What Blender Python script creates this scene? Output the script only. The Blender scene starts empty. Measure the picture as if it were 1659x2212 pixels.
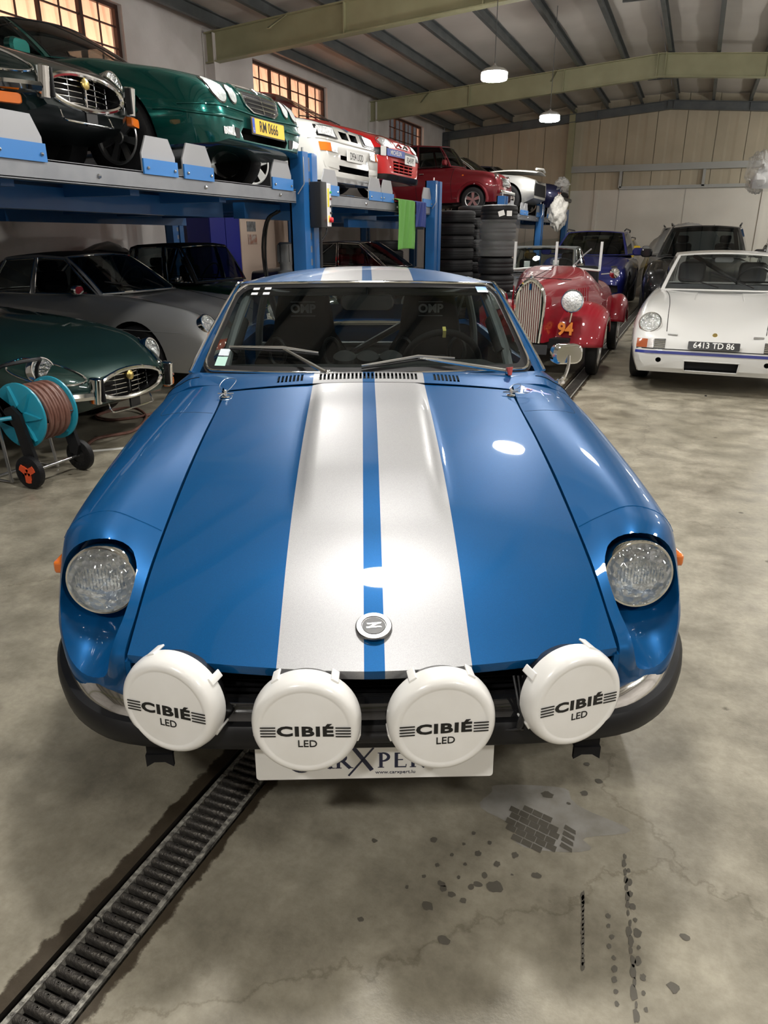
import bpy, bmesh, math, random
from mathutils import Vector, Matrix, Euler
from mathutils.bvhtree import BVHTree
from mathutils.geometry import delaunay_2d_cdt
random.seed(7)
PI = math.pi
SC = bpy.context.scene
COL = SC.collection
# ------------------------------------------------------------------ camera
PITCH = math.atan(591/1550.0)
YAW = math.radians(22.29)
CAMH = 1.44
cam = bpy.data.cameras.new('camera')
cam.sensor_fit = 'VERTICAL'; cam.sensor_height = 24.0; cam.lens = 1550/2212*24
cam.clip_start = .05; cam.clip_end = 200
camo = bpy.data.objects.new('camera', cam); COL.objects.link(camo)
camo.location = (0, 0, CAMH); camo.rotation_euler = (PI/2-PITCH, 0, YAW)
SC.camera = camo
# ------------------------------------------------------------------ world, exposure
w = bpy.data.worlds.new('night'); SC.world = w; w.use_nodes = True
w.node_tree.nodes['Background'].inputs[0].default_value = (.75, .78, .85, 1)
w.node_tree.nodes['Background'].inputs[1].default_value = .12
vs = SC.view_settings
vs.view_transform = 'Standard'; vs.look = 'None'; vs.gamma = 1; vs.use_curve_mapping = False
vs.exposure = 0.12
LAMP = 185.0          # emission of the high-bay lamps
# ------------------------------------------------------------------ materials
MATS = {}
def mat(name, col=(.5,.5,.5), rough=.5, metal=0, coat=0, emit=0, trans=0, alpha=1, noise=None, bump=0, bscale=40, spec=.5, ecol=None, coatr=.04):
    if name in MATS: return MATS[name]
    m = bpy.data.materials.new(name); m.use_nodes = True
    nt = m.node_tree; b = nt.nodes['Principled BSDF']
    I = b.inputs
    c = (*col, 1)
    I['Base Color'].default_value = c; I['Roughness'].default_value = rough; I['Metallic'].default_value = metal
    I['Coat Weight'].default_value = coat; I['Coat Roughness'].default_value = coatr
    I['Specular IOR Level'].default_value = spec
    if emit: I['Emission Color'].default_value = (*(ecol or col), 1); I['Emission Strength'].default_value = emit
    if trans: I['Transmission Weight'].default_value = trans
    I['Alpha'].default_value = alpha
    if noise:
        col2, sc, det = noise
        tc = nt.nodes.new('ShaderNodeTexCoord'); n = nt.nodes.new('ShaderNodeTexNoise')
        n.inputs['Scale'].default_value = sc; n.inputs['Detail'].default_value = det
        r = nt.nodes.new('ShaderNodeValToRGB'); r.color_ramp.elements[0].position = .35; r.color_ramp.elements[1].position = .65
        r.color_ramp.elements[0].color = c; r.color_ramp.elements[1].color = (*col2, 1)
        nt.links.new(tc.outputs['Object'], n.inputs['Vector']); nt.links.new(n.outputs['Fac'], r.inputs['Fac']); nt.links.new(r.outputs['Color'], I['Base Color'])
    if bump:
        tc = nt.nodes.new('ShaderNodeTexCoord'); n = nt.nodes.new('ShaderNodeTexNoise'); n.inputs['Scale'].default_value = bscale; n.inputs['Detail'].default_value = 4
        bp = nt.nodes.new('ShaderNodeBump'); bp.inputs['Strength'].default_value = bump; bp.inputs['Distance'].default_value = .02
        nt.links.new(tc.outputs['Object'], n.inputs['Vector']); nt.links.new(n.outputs['Fac'], bp.inputs['Height']); nt.links.new(bp.outputs['Normal'], I['Normal'])
    MATS[name] = m
    return m
def glass(name, tint=(.8,.85,.85), rough=.02, refl=.032, bump=0):
    """thin glass: a mix of tinted see-through and mirror-like gloss"""
    if name in MATS: return MATS[name]
    m = bpy.data.materials.new(name); m.use_nodes = True; nt = m.node_tree
    out = nt.nodes['Material Output']; nt.nodes.remove(nt.nodes['Principled BSDF'])
    t = nt.nodes.new('ShaderNodeBsdfTransparent'); t.inputs[0].default_value = (*tint, 1)
    g = nt.nodes.new('ShaderNodeBsdfGlossy'); g.inputs['Roughness'].default_value = rough
    lw = nt.nodes.new('ShaderNodeLayerWeight'); lw.inputs[0].default_value = .5
    pw = nt.nodes.new('ShaderNodeMath'); pw.operation = 'POWER'; pw.inputs[1].default_value = 5; nt.links.new(lw.outputs['Facing'], pw.inputs[0])
    f = nt.nodes.new('ShaderNodeMath'); f.operation = 'MULTIPLY_ADD'; f.inputs[1].default_value = .92; f.inputs[2].default_value = refl; nt.links.new(pw.outputs[0], f.inputs[0])
    if bump:
        tc = nt.nodes.new('ShaderNodeTexCoord'); n = nt.nodes.new('ShaderNodeTexVoronoi'); n.inputs['Scale'].default_value = bump
        bp = nt.nodes.new('ShaderNodeBump'); bp.inputs['Strength'].default_value = .9; bp.inputs['Distance'].default_value = .01
        nt.links.new(tc.outputs['Object'], n.inputs['Vector']); nt.links.new(n.outputs['Distance'], bp.inputs['Height']); nt.links.new(bp.outputs['Normal'], g.inputs['Normal'])
    mx = nt.nodes.new('ShaderNodeMixShader')
    nt.links.new(f.outputs[0], mx.inputs[0]); nt.links.new(t.outputs[0], mx.inputs[1]); nt.links.new(g.outputs[0], mx.inputs[2])
    nt.links.new(mx.outputs[0], out.inputs[0])
    MATS[name] = m
    return m
def paint(name, col, metal=.35, rough=.38):
    return mat(name, col, rough, metal, coat=.9, coatr=.03, spec=.2)
chrome = mat('chrome', (.82,.82,.80), .07, 1)
steel = mat('brushed_steel', (.55,.55,.55), .3, 1)
rubber = mat('black_rubber', (.008,.008,.009), .5, spec=.3)
tyrem = mat('tyre_rubber', (.008,.008,.009), .55, spec=.3, bump=.15, bscale=90)
blackp = mat('black_plastic', (.011,.011,.012), .36, spec=.4)
blackm = mat('black_matt', (.006,.006,.007), .75, spec=.25)
voidm = mat('cavity_black', (.012,.012,.012), .7)  # near-black that also paints the darkness inside engine bay, mouth and radiator
amber = mat('amber_lens', (.75,.17,.015), .15, coat=1)
redlens = mat('red_lens', (.55,.02,.01), .15, coat=1)
whitep = mat('white_plastic', (.87,.86,.835), .28, coat=.4, noise=((.82,.805,.77), 9, 5))
reflm = mat('lamp_reflector', (.86,.87,.86), .28, .45, noise=((.50,.52,.54), 34, 3), bump=.5, bscale=60)
lensg = glass('lamp_lens', (.93,.95,.95), rough=.08, refl=.32, bump=55)
glassd = glass('dark_glass', (.30,.33,.33))
glassc = glass('clear_glass', (.80,.84,.83))
glassh = glass('windscreen_glass', (.62,.68,.66))
# ------------------------------------------------------------------ mesh helpers
def link(name, me, parent=None):
    o = bpy.data.objects.new(name, me); COL.objects.link(o)
    if parent is not None: o.parent = parent
    return o
def mesh(name, V, F, m, parent=None, smooth=True, ang=40):
    me = bpy.data.meshes.new(name); me.from_pydata([tuple(v) for v in V], [], F); me.validate(); me.update()
    if isinstance(m, (list, tuple)):
        for q in m: me.materials.append(q)
    else: me.materials.append(m)
    if smooth:
        me.polygons.foreach_set('use_smooth', [True]*len(me.polygons))
        me.set_sharp_from_angle(angle=math.radians(ang))
    return link(name, me, parent)
def tag(o, label, cat, group=None):
    o['label'] = label; o['category'] = cat
    if group: o['group'] = group
    return o
def struct(o): o['kind'] = 'structure'; return o
def thing(name, label, cat, loc=(0,0,0), rz=0, group=None):
    o = bpy.data.objects.new(name, None); COL.objects.link(o); o.empty_display_size = .1
    o.location = loc; o.rotation_euler = (0,0,rz)
    return tag(o, label, cat, group)
def copy_tree(o, parent=None):
    c = o.copy(); COL.objects.link(c)
    if parent is not None: c.parent = parent
    for ch in list(o.children): copy_tree(ch, c)
    return c
def lerp(a, b, t): return a+(b-a)*t
def sstep(a, b, x):
    t = min(1, max(0, (x-a)/(b-a))); return t*t*(3-2*t)
def cat1(P, t):
    """Catmull-Rom through list of vectors/floats, t in 0..len-1"""
    n = len(P); i = min(n-2, max(0, int(t))); f = t-i
    p1, p2 = P[i], P[i+1]; p0 = P[i-1] if i > 0 else p1+(p1-p2); p3 = P[i+2] if i+2 < n else p2+(p2-p1)
    return p1 + (p2-p0)*(.5*f) + (p0*2-p1*5+p2*4-p3)*(.5*f*f) + (p1*3-p0-p2*3+p3)*(.5*f*f*f)
def cat(P, n):
    P = [Vector(p) for p in P]
    return [cat1(P, (len(P)-1)*i/(n-1)) for i in range(n)]
def interp(tab, y):
    """smooth monotone-ish interpolation through (y, v) pairs (Hermite with limited slopes)"""
    if y <= tab[0][0]: return tab[0][1]
    if y >= tab[-1][0]: return tab[-1][1]
    for i in range(len(tab)-1):
        if tab[i][0] <= y <= tab[i+1][0]: break
    def sl(k):
        if k <= 0 or k >= len(tab)-1:
            k2 = min(max(k,0), len(tab)-2) if k <= 0 else len(tab)-2
            return (tab[k2+1][1]-tab[k2][1])/(tab[k2+1][0]-tab[k2][0])
        a = (tab[k][1]-tab[k-1][1])/(tab[k][0]-tab[k-1][0]); b = (tab[k+1][1]-tab[k][1])/(tab[k+1][0]-tab[k][0])
        return 0 if a*b <= 0 else 2*a*b/(a+b)
    x0, v0 = tab[i]; x1, v1 = tab[i+1]; h = x1-x0; t = (y-x0)/h
    return (2*t**3-3*t*t+1)*v0+(t**3-2*t*t+t)*h*sl(i)+(-2*t**3+3*t*t)*v1+(t**3-t*t)*h*sl(i+1)
class B:
    """collects geometry; make() links it as one mesh object"""
    def __init__(s): s.V = []; s.F = []; s.mi = []
    def add(s, V, F):
        n = len(s.V); s.V += [Vector(v) for v in V]; s.F += [tuple(i+n for i in f) for f in F]; return s
    def box(s, c, d, rot=None):
        x, y, z = d[0]/2, d[1]/2, d[2]/2
        V = [Vector(v) for v in ((-x,-y,-z),(x,-y,-z),(x,y,-z),(-x,y,-z),(-x,-y,z),(x,-y,z),(x,y,z),(-x,y,z))]
        if rot is not None:
            R = Euler(rot).to_matrix() if not isinstance(rot, Matrix) else rot
            V = [R@v for v in V]
        return s.add([v+Vector(c) for v in V], [(0,3,2,1),(4,5,6,7),(0,1,5,4),(1,2,6,5),(2,3,7,6),(3,0,4,7)])
    def rbox(s, c, d, r, rot=None, seg=3, axis=2):
        """box with rounded edges along one axis (prism of a rounded rectangle), ends slightly chamfered"""
        a = [0,1,2]; a.remove(axis); u, v = a
        w, h = d[u]/2, d[v]/2; r = min(r, w*.98, h*.98); out = []
        for cx, cy, a0 in ((w-r,h-r,0),(-w+r,h-r,90),(-w+r,-h+r,180),(w-r,-h+r,270)):
            for k in range(seg+1):
                an = math.radians(a0+90*k/seg); out.append((cx+r*math.cos(an), cy+r*math.sin(an)))
        ch = min(r*.4, d[axis]*.2); L = d[axis]/2; V = []; n = len(out)
        for z, k in ((-L, 1-ch/max(w,.001)), (-L+ch, 1), (L-ch, 1), (L, 1-ch/max(w,.001))):
            for p in out:
                q = [0,0,0]; q[u] = p[0]*k; q[v] = p[1]*k; q[axis] = z; V.append(Vector(q))
        F = [tuple(range(n-1,-1,-1)), tuple(range(3*n, 4*n))]
        for i in range(3):
            for j in range(n): F.append((i*n+j, i*n+(j+1)%n, (i+1)*n+(j+1)%n, (i+1)*n+j))
        if axis == 1: F = [f[::-1] for f in F]
        if rot is not None:
            R = Euler(rot).to_matrix() if not isinstance(rot, Matrix) else rot
            V = [R@q for q in V]
        return s.add([q+Vector(c) for q in V], F)
    def tube(s, path, r, n=8, closed=False, caps=True):
        P = [Vector(p) for p in path]; m = len(P); rs = r if isinstance(r, (list, tuple)) else [r]*m
        V = []; F = []; up = None
        for i, p in enumerate(P):
            d = (P[(i+1)%m]-P[i-1]) if closed else (P[min(i+1,m-1)]-P[max(i-1,0)])
            if d.length < 1e-9: d = Vector((0,0,1))
            d.normalize()
            if up is None: up = Vector((0,0,1)) if abs(d.z) < .9 else Vector((0,1,0))
            a = up-d*up.dot(d)
            if a.length < 1e-6: a = d.orthogonal()
            a.normalize(); b = d.cross(a); up = a
            for k in range(n):
                t = 2*PI*k/n; V.append(p+a*(rs[i]*math.cos(t))+b*(rs[i]*math.sin(t)))
        for i in range(m if closed else m-1):
            for k in range(n):
                F.append((i*n+k, i*n+(k+1)%n, ((i+1)%m)*n+(k+1)%n, ((i+1)%m)*n+k))
        if caps and not closed: F.append(tuple(range(n-1,-1,-1))); F.append(tuple(range((m-1)*n, m*n)))
        return s.add(V, F)
    def cyl(s, p0, p1, r, n=16): return s.tube([p0, p1], r, n)
    def lathe(s, prof, n=32, M=None, caps=False):
        """prof: (radius, height) turned round local Z, then M"""
        V = []; F = []; k = len(prof)
        for i in range(n):
            a = 2*PI*i/n; c, sn = math.cos(a), math.sin(a)
            for r, z in prof: V.append(Vector((r*c, r*sn, z)))
        for i in range(n):
            for j in range(k-1):
                F.append((i*k+j, ((i+1)%n)*k+j, ((i+1)%n)*k+j+1, i*k+j+1))
        if caps:
            F.append(tuple(i*k for i in range(n-1,-1,-1))); F.append(tuple(i*k+k-1 for i in range(n)))
        if M is not None: V = [M@v for v in V]
        return s.add(V, F)
    def grid(s, P, flip=False):
        m = len(P[0]); V = [p for row in P for p in row]; F = []
        for i in range(len(P)-1):
            for j in range(m-1):
                f = (i*m+j, i*m+j+1, (i+1)*m+j+1, (i+1)*m+j); F.append(f[::-1] if flip else f)
        return s.add(V, F)
    def prism(s, poly, M, h):
        """2D polygon (x,y) extruded 0..h along local z, placed by matrix M"""
        n = len(poly); V = [M@Vector((p[0],p[1],0)) for p in poly]+[M@Vector((p[0],p[1],h)) for p in poly]
        F = [tuple(range(n-1,-1,-1)), tuple(range(n, 2*n))]+[(i,(i+1)%n,n+(i+1)%n,n+i) for i in range(n)]
        return s.add(V, F)
    def ball(s, c, r, n=12, sc=(1,1,1)):
        V = []; F = []; m = n//2
        for i in range(m+1):
            th = PI*i/m
            for j in range(n): V.append(Vector((c[0]+r*sc[0]*math.sin(th)*math.cos(2*PI*j/n), c[1]+r*sc[1]*math.sin(th)*math.sin(2*PI*j/n), c[2]+r*sc[2]*math.cos(th))))
        for i in range(m):
            for j in range(n): F.append((i*n+j,(i+1)*n+j,(i+1)*n+(j+1)%n,i*n+(j+1)%n))
        return s.add(V, F)
    def make(s, name, m, parent=None, smooth=True, ang=40): return mesh(name, s.V, s.F, m, parent, smooth, ang)
def TR(loc, rot=(0,0,0)): return Matrix.Translation(loc) @ Euler(rot).to_matrix().to_4x4()
def facing(loc, d):
    """matrix whose local +z points along d, local y as upright as can be"""
    z = Vector(d).normalized(); x = Vector((0,0,1)).cross(z)
    if x.length < 1e-5: x = Vector((1,0,0))
    x.normalize(); y = z.cross(x)
    return Matrix.Translation(loc) @ Matrix((x,y,z)).transposed().to_4x4()
def fan(n, r, cx=0, cy=0, sx=1, sy=1, a0=0): return [(cx+r*sx*math.cos(a0+2*PI*i/n), cy+r*sy*math.sin(a0+2*PI*i/n)) for i in range(n)]
def rrect(w, h, r, seg=4):
    out = []
    for cx, cy, a0 in ((w/2-r,h/2-r,0),(-w/2+r,h/2-r,90),(-w/2+r,-h/2+r,180),(w/2-r,-h/2+r,270)):
        for k in range(seg+1):
            an = math.radians(a0+90*k/seg); out.append((cx+r*math.cos(an), cy+r*math.sin(an)))
    return out
def text(s, size, m, parent, M, bold=0, sx=1, depth=.0006, name='lettering', align='CENTER', shear=0, sp=1):
    cu = bpy.data.curves.new('t', 'FONT'); cu.body = s; cu.size = size; cu.align_x = align; cu.align_y = 'CENTER'
    cu.offset = bold; cu.space_character = sp; cu.extrude = depth; cu.shear = shear; cu.resolution_u = 3
    o = bpy.data.objects.new('t', cu); me = bpy.data.meshes.new_from_object(o)
    bpy.data.objects.remove(o); bpy.data.curves.remove(cu)
    S = Matrix.Diagonal((sx,1,1,1)); me.transform(M@S); me.name = name
    me.materials.clear(); me.materials.append(m)
    return link(name, me, parent)
def boolean(o, cutters):
    for c in cutters:
        md = o.modifiers.new('b', 'BOOLEAN'); md.operation = 'DIFFERENCE'; md.object = c; md.solver = 'EXACT'; md.material_mode = 'TRANSFER'
    bpy.context.view_layer.update(); dg = bpy.context.evaluated_depsgraph_get()
    me = bpy.data.meshes.new_from_object(o.evaluated_get(dg)); o.modifiers.clear(); old = o.data; o.data = me
    bpy.data.meshes.remove(old)
    for c in cutters: bpy.data.objects.remove(c)
    me.polygons.foreach_set('use_smooth', [True]*len(me.polygons)); me.set_sharp_from_angle(angle=math.radians(35))
    return o
def recalc(o):
    bm = bmesh.new(); bm.from_mesh(o.data); bmesh.ops.remove_doubles(bm, verts=bm.verts, dist=1e-5); bmesh.ops.recalc_face_normals(bm, faces=bm.faces); bm.to_mesh(o.data); bm.free()
    return o
# ================================================================== THE HALL
XL, XR, YF, YB = -9.1, 6.4, 28.0, -6.0          # left wall, right wall, far wall, wall behind
RX, RZ, EZ = -1.4, 5.86, 5.28                    # ridge x, ridge ceiling height, eave height
def zroof(x): return RZ-(RZ-EZ)*abs(x-RX)/(RX-XL)
def floor_material():
    m = bpy.data.materials.new('concrete_floor'); m.use_nodes = True; nt = m.node_tree; b = nt.nodes['Principled BSDF']; L = nt.links.new
    tc = nt.nodes.new('ShaderNodeTexCoord')
    def noise(sc, det, ro=.55):
        n = nt.nodes.new('ShaderNodeTexNoise'); n.inputs['Scale'].default_value = sc; n.inputs['Detail'].default_value = det; n.inputs['Roughness'].default_value = ro
        L(tc.outputs['Object'], n.inputs['Vector']); return n
    def ramp(src, p0, c0, p1, c1):
        r = nt.nodes.new('ShaderNodeValToRGB'); e = r.color_ramp.elements; e[0].position = p0; e[0].color = (*c0,1); e[1].position = p1; e[1].color = (*c1,1); L(src, r.inputs['Fac']); return r
    def mixc(f, a, bb, mode='MIX'):
        x = nt.nodes.new('ShaderNodeMix'); x.data_type = 'RGBA'; x.blend_type = mode
        if isinstance(f, float): x.inputs[0].default_value = f
        else: L(f, x.inputs[0])
        L(a, x.inputs[6])
        if isinstance(bb, tuple): x.inputs[7].default_value = (*bb,1)
        else: L(bb, x.inputs[7])
        return x.outputs[2]
    def math_(op, a, bb):
        x = nt.nodes.new('ShaderNodeMath'); x.operation = op
        for i, q in enumerate((a, bb)):
            if isinstance(q, (int, float)): x.inputs[i].default_value = q
            else: L(q, x.inputs[i])
        return x.outputs[0]
    big = noise(.9, 5); mid = noise(4.5, 8, .62); fine = noise(38, 6, .7); grain = noise(160, 2)
    base = ramp(big.outputs['Fac'], .32, (.235,.214,.163), .68, (.40,.372,.300)).outputs[0]
    c2 = ramp(mid.outputs['Fac'], .30, (.52,.505,.48), .66, (1.12,1.11,1.09)).outputs[0]
    base = mixc(1.0, base, c2, 'MULTIPLY')
    c3 = ramp(fine.outputs['Fac'], .3, (.80,.79,.77), .6, (1.04,1.04,1.04)).outputs[0]
    base = mixc(.8, base, c3, 'MULTIPLY')
    # dark specks and oil spots
    vor = nt.nodes.new('ShaderNodeTexVoronoi'); vor.inputs['Scale'].default_value = 2.6; L(tc.outputs['Object'], vor.inputs['Vector'])
    w2 = math_('MULTIPLY', math_('SUBTRACT', fine.outputs['Fac'], .5), .06)
    sp = ramp(math_('ADD', vor.outputs['Distance'], w2), .030, (.24,.215,.175), .046, (1,1,1)).outputs[0]
    base = mixc(.85, base, sp, 'MULTIPLY')
    # soft dark traffic patches
    pat = noise(1.7, 4, .6); pr = ramp(pat.outputs['Fac'], .57, (1,1,1), .72, (.62,.60,.57)).outputs[0]
    base = mixc(.75, base, pr, 'MULTIPLY')
    # hairline cracks
    ck = nt.nodes.new('ShaderNodeTexVoronoi'); ck.feature = 'DISTANCE_TO_EDGE'; ck.inputs['Scale'].default_value = .42
    wv = nt.nodes.new('ShaderNodeVectorMath'); wv.operation = 'SCALE'; L(mid.outputs['Color'], wv.inputs[0]); wv.inputs['Scale'].default_value = .35
    wa = nt.nodes.new('ShaderNodeVectorMath'); L(tc.outputs['Object'], wa.inputs[0]); L(wv.outputs[0], wa.inputs[1]); L(wa.outputs[0], ck.inputs['Vector'])
    cr = ramp(ck.outputs['Distance'], .0010, (.62,.60,.56), .0028, (1,1,1)).outputs[0]
    base = mixc(.7, base, cr, 'MULTIPLY')
    # damp dirt along the drain: a ragged band
    sx = nt.nodes.new('ShaderNodeSeparateXYZ'); L(tc.outputs['Object'], sx.inputs[0])
    edge = noise(9, 6, .65)
    dx = math_('ABSOLUTE', math_('ADD', sx.outputs['X'], 1.008), 0)
    dd = math_('ADD', dx, math_('MULTIPLY', math_('SUBTRACT', edge.outputs['Fac'], .5), .085))
    damp = ramp(dd, .104, (.19,.16,.135), .109, (1,1,1))
    base = mixc(1.0, base, damp.outputs[0], 'MULTIPLY')
    L(base, b.inputs['Base Color'])
    rr = nt.nodes.new('ShaderNodeMapRange'); L(mid.outputs['Fac'], rr.inputs[0]); rr.inputs[1].default_value = .3; rr.inputs[2].default_value = .7; rr.inputs[3].default_value = .30; rr.inputs[4].default_value = .52
    L(rr.outputs[0], b.inputs['Roughness'])
    bp = nt.nodes.new('ShaderNodeBump'); bp.inputs['Strength'].default_value = .12; bp.inputs['Distance'].default_value = .01
    L(math_('ADD', fine.outputs['Fac'], math_('MULTIPLY', grain.outputs['Fac'], .4)), bp.inputs['Height']); L(bp.outputs[0], b.inputs['Normal'])
    return m
FLOOR = floor_material()
GX0, GX1 = -1.064, -.938
b = B()
for x0, x1 in ((XL-.3, GX0-.012), (GX1+.012, XR+.3)):
    b.add([(x0,YB-.3,0),(x1,YB-.3,0),(x1,YF+.3,0),(x0,YF+.3,0)], [(0,1,2,3)])
floor = struct(b.make('floor', FLOOR, smooth=False))
b = B(); xa, xb = GX0-.012, GX1+.012
b.add([(xa,YB,0),(xa,YF,0),(xa,YF,-.12),(xa,YB,-.12),(xb,YB,-.12),(xb,YF,-.12),(xb,YF,0),(xb,YB,0)], [(0,3,2,1),(3,4,5,2),(4,7,6,5)])
b.make('drain_channel', mat('channel_muck', (.02,.017,.014), .5), floor, smooth=False)
# ---- stains printed on the floor (tyre tread print, drips, tyre tracks)
stain = mat('damp_stain', (.10,.09,.072), .45); stain2 = mat('light_residue', (.30,.287,.262), .6, noise=((.215,.20,.17), 14, 6))
def blob(bb, x, y, r, el=1, an=0, z=.0012, n=12):
    ph = [random.uniform(.75,1.2) for _ in range(n)]
    V = []
    for i in range(n):
        a = 2*PI*i/n; u, v = r*ph[i]*math.cos(a), r*el*ph[i]*math.sin(a)
        V.append((x+u*math.cos(an)-v*math.sin(an), y+u*math.sin(an)+v*math.cos(an), z))
    bb.add(V, [tuple(range(n))])
b = B()
for x, y, r in ((-.18,1.63,.019),(-.085,1.675,.011),(-.055,1.74,.012),(-.095,1.80,.009),(-.12,1.62,.006),(-.155,1.35,.011),(-.21,1.33,.004),(.18,1.31,.010),(-.37,1.17,.014),(-.33,1.22,.010),(-.36,1.24,.012),(.16,1.18,.013),(-.42,1.36,.010),(-.28,1.27,.011),(-.31,1.10,.014),(-.24,1.28,.018),(-.56,1.30,.008),(-.5,1.08,.007)):
    blob(b, x, y, r, random.uniform(.7,1))
for i in range(11): blob(b, .047+.0065*i+random.uniform(-.004,.004), 1.45-.034*i, random.uniform(.004,.009), 1.4)
for i in range(9): blob(b, .018+.0045*i+random.uniform(-.004,.004), 1.30-.025*i, random.uniform(.004,.007), 1.3)
for i in range(18):
    t = i/17; blob(b, .036+.058*t+random.uniform(-.002,.002), 1.49-.40*t, random.uniform(.003,.007), 2.6, an=.1)
for i in range(16):
    t = i/15; blob(b, -.043+.024*t, 1.335-.18*t, random.uniform(.0025,.0055), 2.8)
for i in range(16):
    t = i/15; blob(b, -.33+.12*(i%3)*.5-.10*t+random.uniform(-.01,.01), 1.42-.22*t, random.uniform(.004,.008), 1.2)
b.make('drip_stains', stain, floor, smooth=False)['kind'] = 'stuff'
b = B()
n = 40
b.add([(-.17+(.17+.03*math.sin(3*a))*math.cos(a)+.03*math.sin(5*a), 1.55+(.105+.02*math.cos(4*a))*math.sin(a), .0005) for a in [2*PI*i/n for i in range(n)]], [tuple(range(n))])
b.make('powder_residue', stain2, floor, smooth=False)['kind'] = 'stuff'
b = B()                                                       # tread print
for r in range(6):
    for c in range(5):
        if r in (0,5) and c in (0,4): continue
        x = -.265+.027*c+.006*(r%2); y = 1.445+.022*r-.006*c
        b.add([(x,y,.0015),(x+.025,y-.006,.0015),(x+.027,y+.013,.0015),(x+.002,y+.019,.0015)], [(0,1,2,3)])
for r in range(4):
    x = -.118; y = 1.462+.021*r; b.add([(x,y,.0015),(x+.032,y-.010,.0015),(x+.030,y+.003,.0015),(x+.002,y+.015,.0015)], [(0,1,2,3)])
b.make('tread_print', stain, floor, smooth=False)['kind'] = 'stuff'
# ---- drain gratings
iron = mat('cast_iron', (.055,.050,.046), .42, .55, noise=((.13,.12,.105), 60, 6), bump=.3, bscale=140)
def iron_worn():
    m = mat('worn_iron_rail', (.10,.095,.085), .5, .3, noise=((.50,.48,.42), 55, 8), bump=.3, bscale=120); return m
irail = iron_worn()
bar_me = None
PIT = .0279; NB = 18; SEG = PIT*NB
def bar_mesh():
    bb = B(); P = []
    prof = [(-.0085,-.02),(-.0088,-.006),(-.0065,-.0012),(-.002,.0012),(.002,.0012),(.0065,-.0012),(.0088,-.006),(.0085,-.02)]
    rows = []
    for x in (-.050,-.046,-.02,.02,.046,.050):
        rows.append([Vector((x, p[0], p[1]-(.002 if abs(x)>.048 else 0))) for p in prof])
    bb.grid(rows, flip=True); return bb
seed_bar = None; ORD = ('first','second','third','fourth','fifth','sixth','seventh','eighth','ninth','tenth','eleventh','twelfth','thirteenth','fourteenth','fifteenth')
for s in range(12):
    y0 = .36+s*SEG
    g = thing('drain_grating', ('%s cast iron drain grating counted from the number plate towards the open floor' % ('third','second','first')[s]) if s < 3 else ('%s drain grating under the blue car counted from its number plate' % ORD[s-3]), 'drain grating', (-1.001, y0, -.003), 0, 'gratings of the floor drain')
    bb = B()
    for sx in (-1, 1): bb.box((sx*.0555, SEG/2, -.010), (.013, SEG-.004, .020))
    for k in range(NB):                                        # raised studs on the rails
        for sx in (-1, 1): bb.lathe([(.0045,-.001),(.004,.0015),(.002,.0015),(.0018,.0004),(0,.0004)], 8, Matrix.Translation((sx*.0552, (k+.5)*PIT, 0)))
    bb.make('rail', irail, g, ang=60)
    for k in range(NB):
        if seed_bar is None:
            q = bar_mesh()
            for sx in (-.018, .018): q.lathe([(.0045,.0005),(.004,.0025),(.0022,.0025),(.002,.0012),(0,.0012)], 8, Matrix.Translation((sx, 0, 0)))
            o = q.make('grating_bar', iron, g, ang=60); seed_bar = o
        else:
            o = seed_bar.copy(); COL.objects.link(o); o.parent = g
        o.location = (0, (k+.5)*PIT, 0)
# far stretch of the drain, past the parked blue car
g = thing('drain_grating', 'narrow drain grating strip reaching on past the red vintage car', 'drain grating', (-1.001, .36+12*SEG, -.003))
bb = B()
for k in range(int((YF-1-(.36+12*SEG))/PIT)): bb.box((0, (k+.5)*PIT, -.010), (.10, .016, .02))
bb.make('far_grating_bars', iron, g, smooth=False)['kind'] = 'stuff'
bb = B()
for sx in (-1, 1): bb.box((sx*.0555, 10, -.010), (.013, 20, .020))
bb.make('rail', irail, g, smooth=False)

# ---- walls
plaster = mat('white_plaster', (.74,.71,.69), .8, noise=((.62,.585,.56), 1.3, 6), bump=.15, bscale=25)
block = mat('white_block', (.74,.71,.64), .75, noise=((.66,.63,.56), .8, 5), bump=.1, bscale=30)
cladm = mat('beige_cladding', (.50,.44,.32), .6, noise=((.43,.375,.27), .9, 4))
ceilm = mat('white_ceiling_sheet', (.62,.585,.53), .7, noise=((.52,.48,.43), .5, 5), bump=.3, bscale=1.2)
rafm = mat('olive_steel', (.34,.335,.20), .5, noise=((.29,.285,.165), 2, 4))
purm = mat('grey_steel', (.075,.085,.088), .45, noise=((.11,.12,.12), 3, 4))
brown = mat('brown_window_steel', (.055,.022,.014), .5)
def wallbox(name, x0, x1, y0, y1, z0, z1, m): return struct(B().box(((x0+x1)/2,(y0+y1)/2,(z0+z1)/2), (x1-x0,y1-y0,z1-z0)).make(name, m, smooth=False))
wins = [(6.9, 11.06), (14.97, 18.45), (22.6, 25.74)]
WZ0, WZ1 = 3.1, 4.95
b = B(); T = .25
def pb(x0,x1,y0,y1,z0,z1): b.box(((x0+x1)/2,(y0+y1)/2,(z0+z1)/2), (x1-x0,y1-y0,z1-z0))
pb(XL-T, XL, YB, YF, 0, WZ0); pb(XL-T, XL, YB, YF, WZ1, EZ+.25)
ys = [YB]+[v for w_ in wins for v in w_]+[YF]
for i in range(0, len(ys), 2): pb(XL-T, XL, ys[i], ys[i+1], WZ0, WZ1)
struct(b.make('wall_left', plaster, smooth=False))
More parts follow.
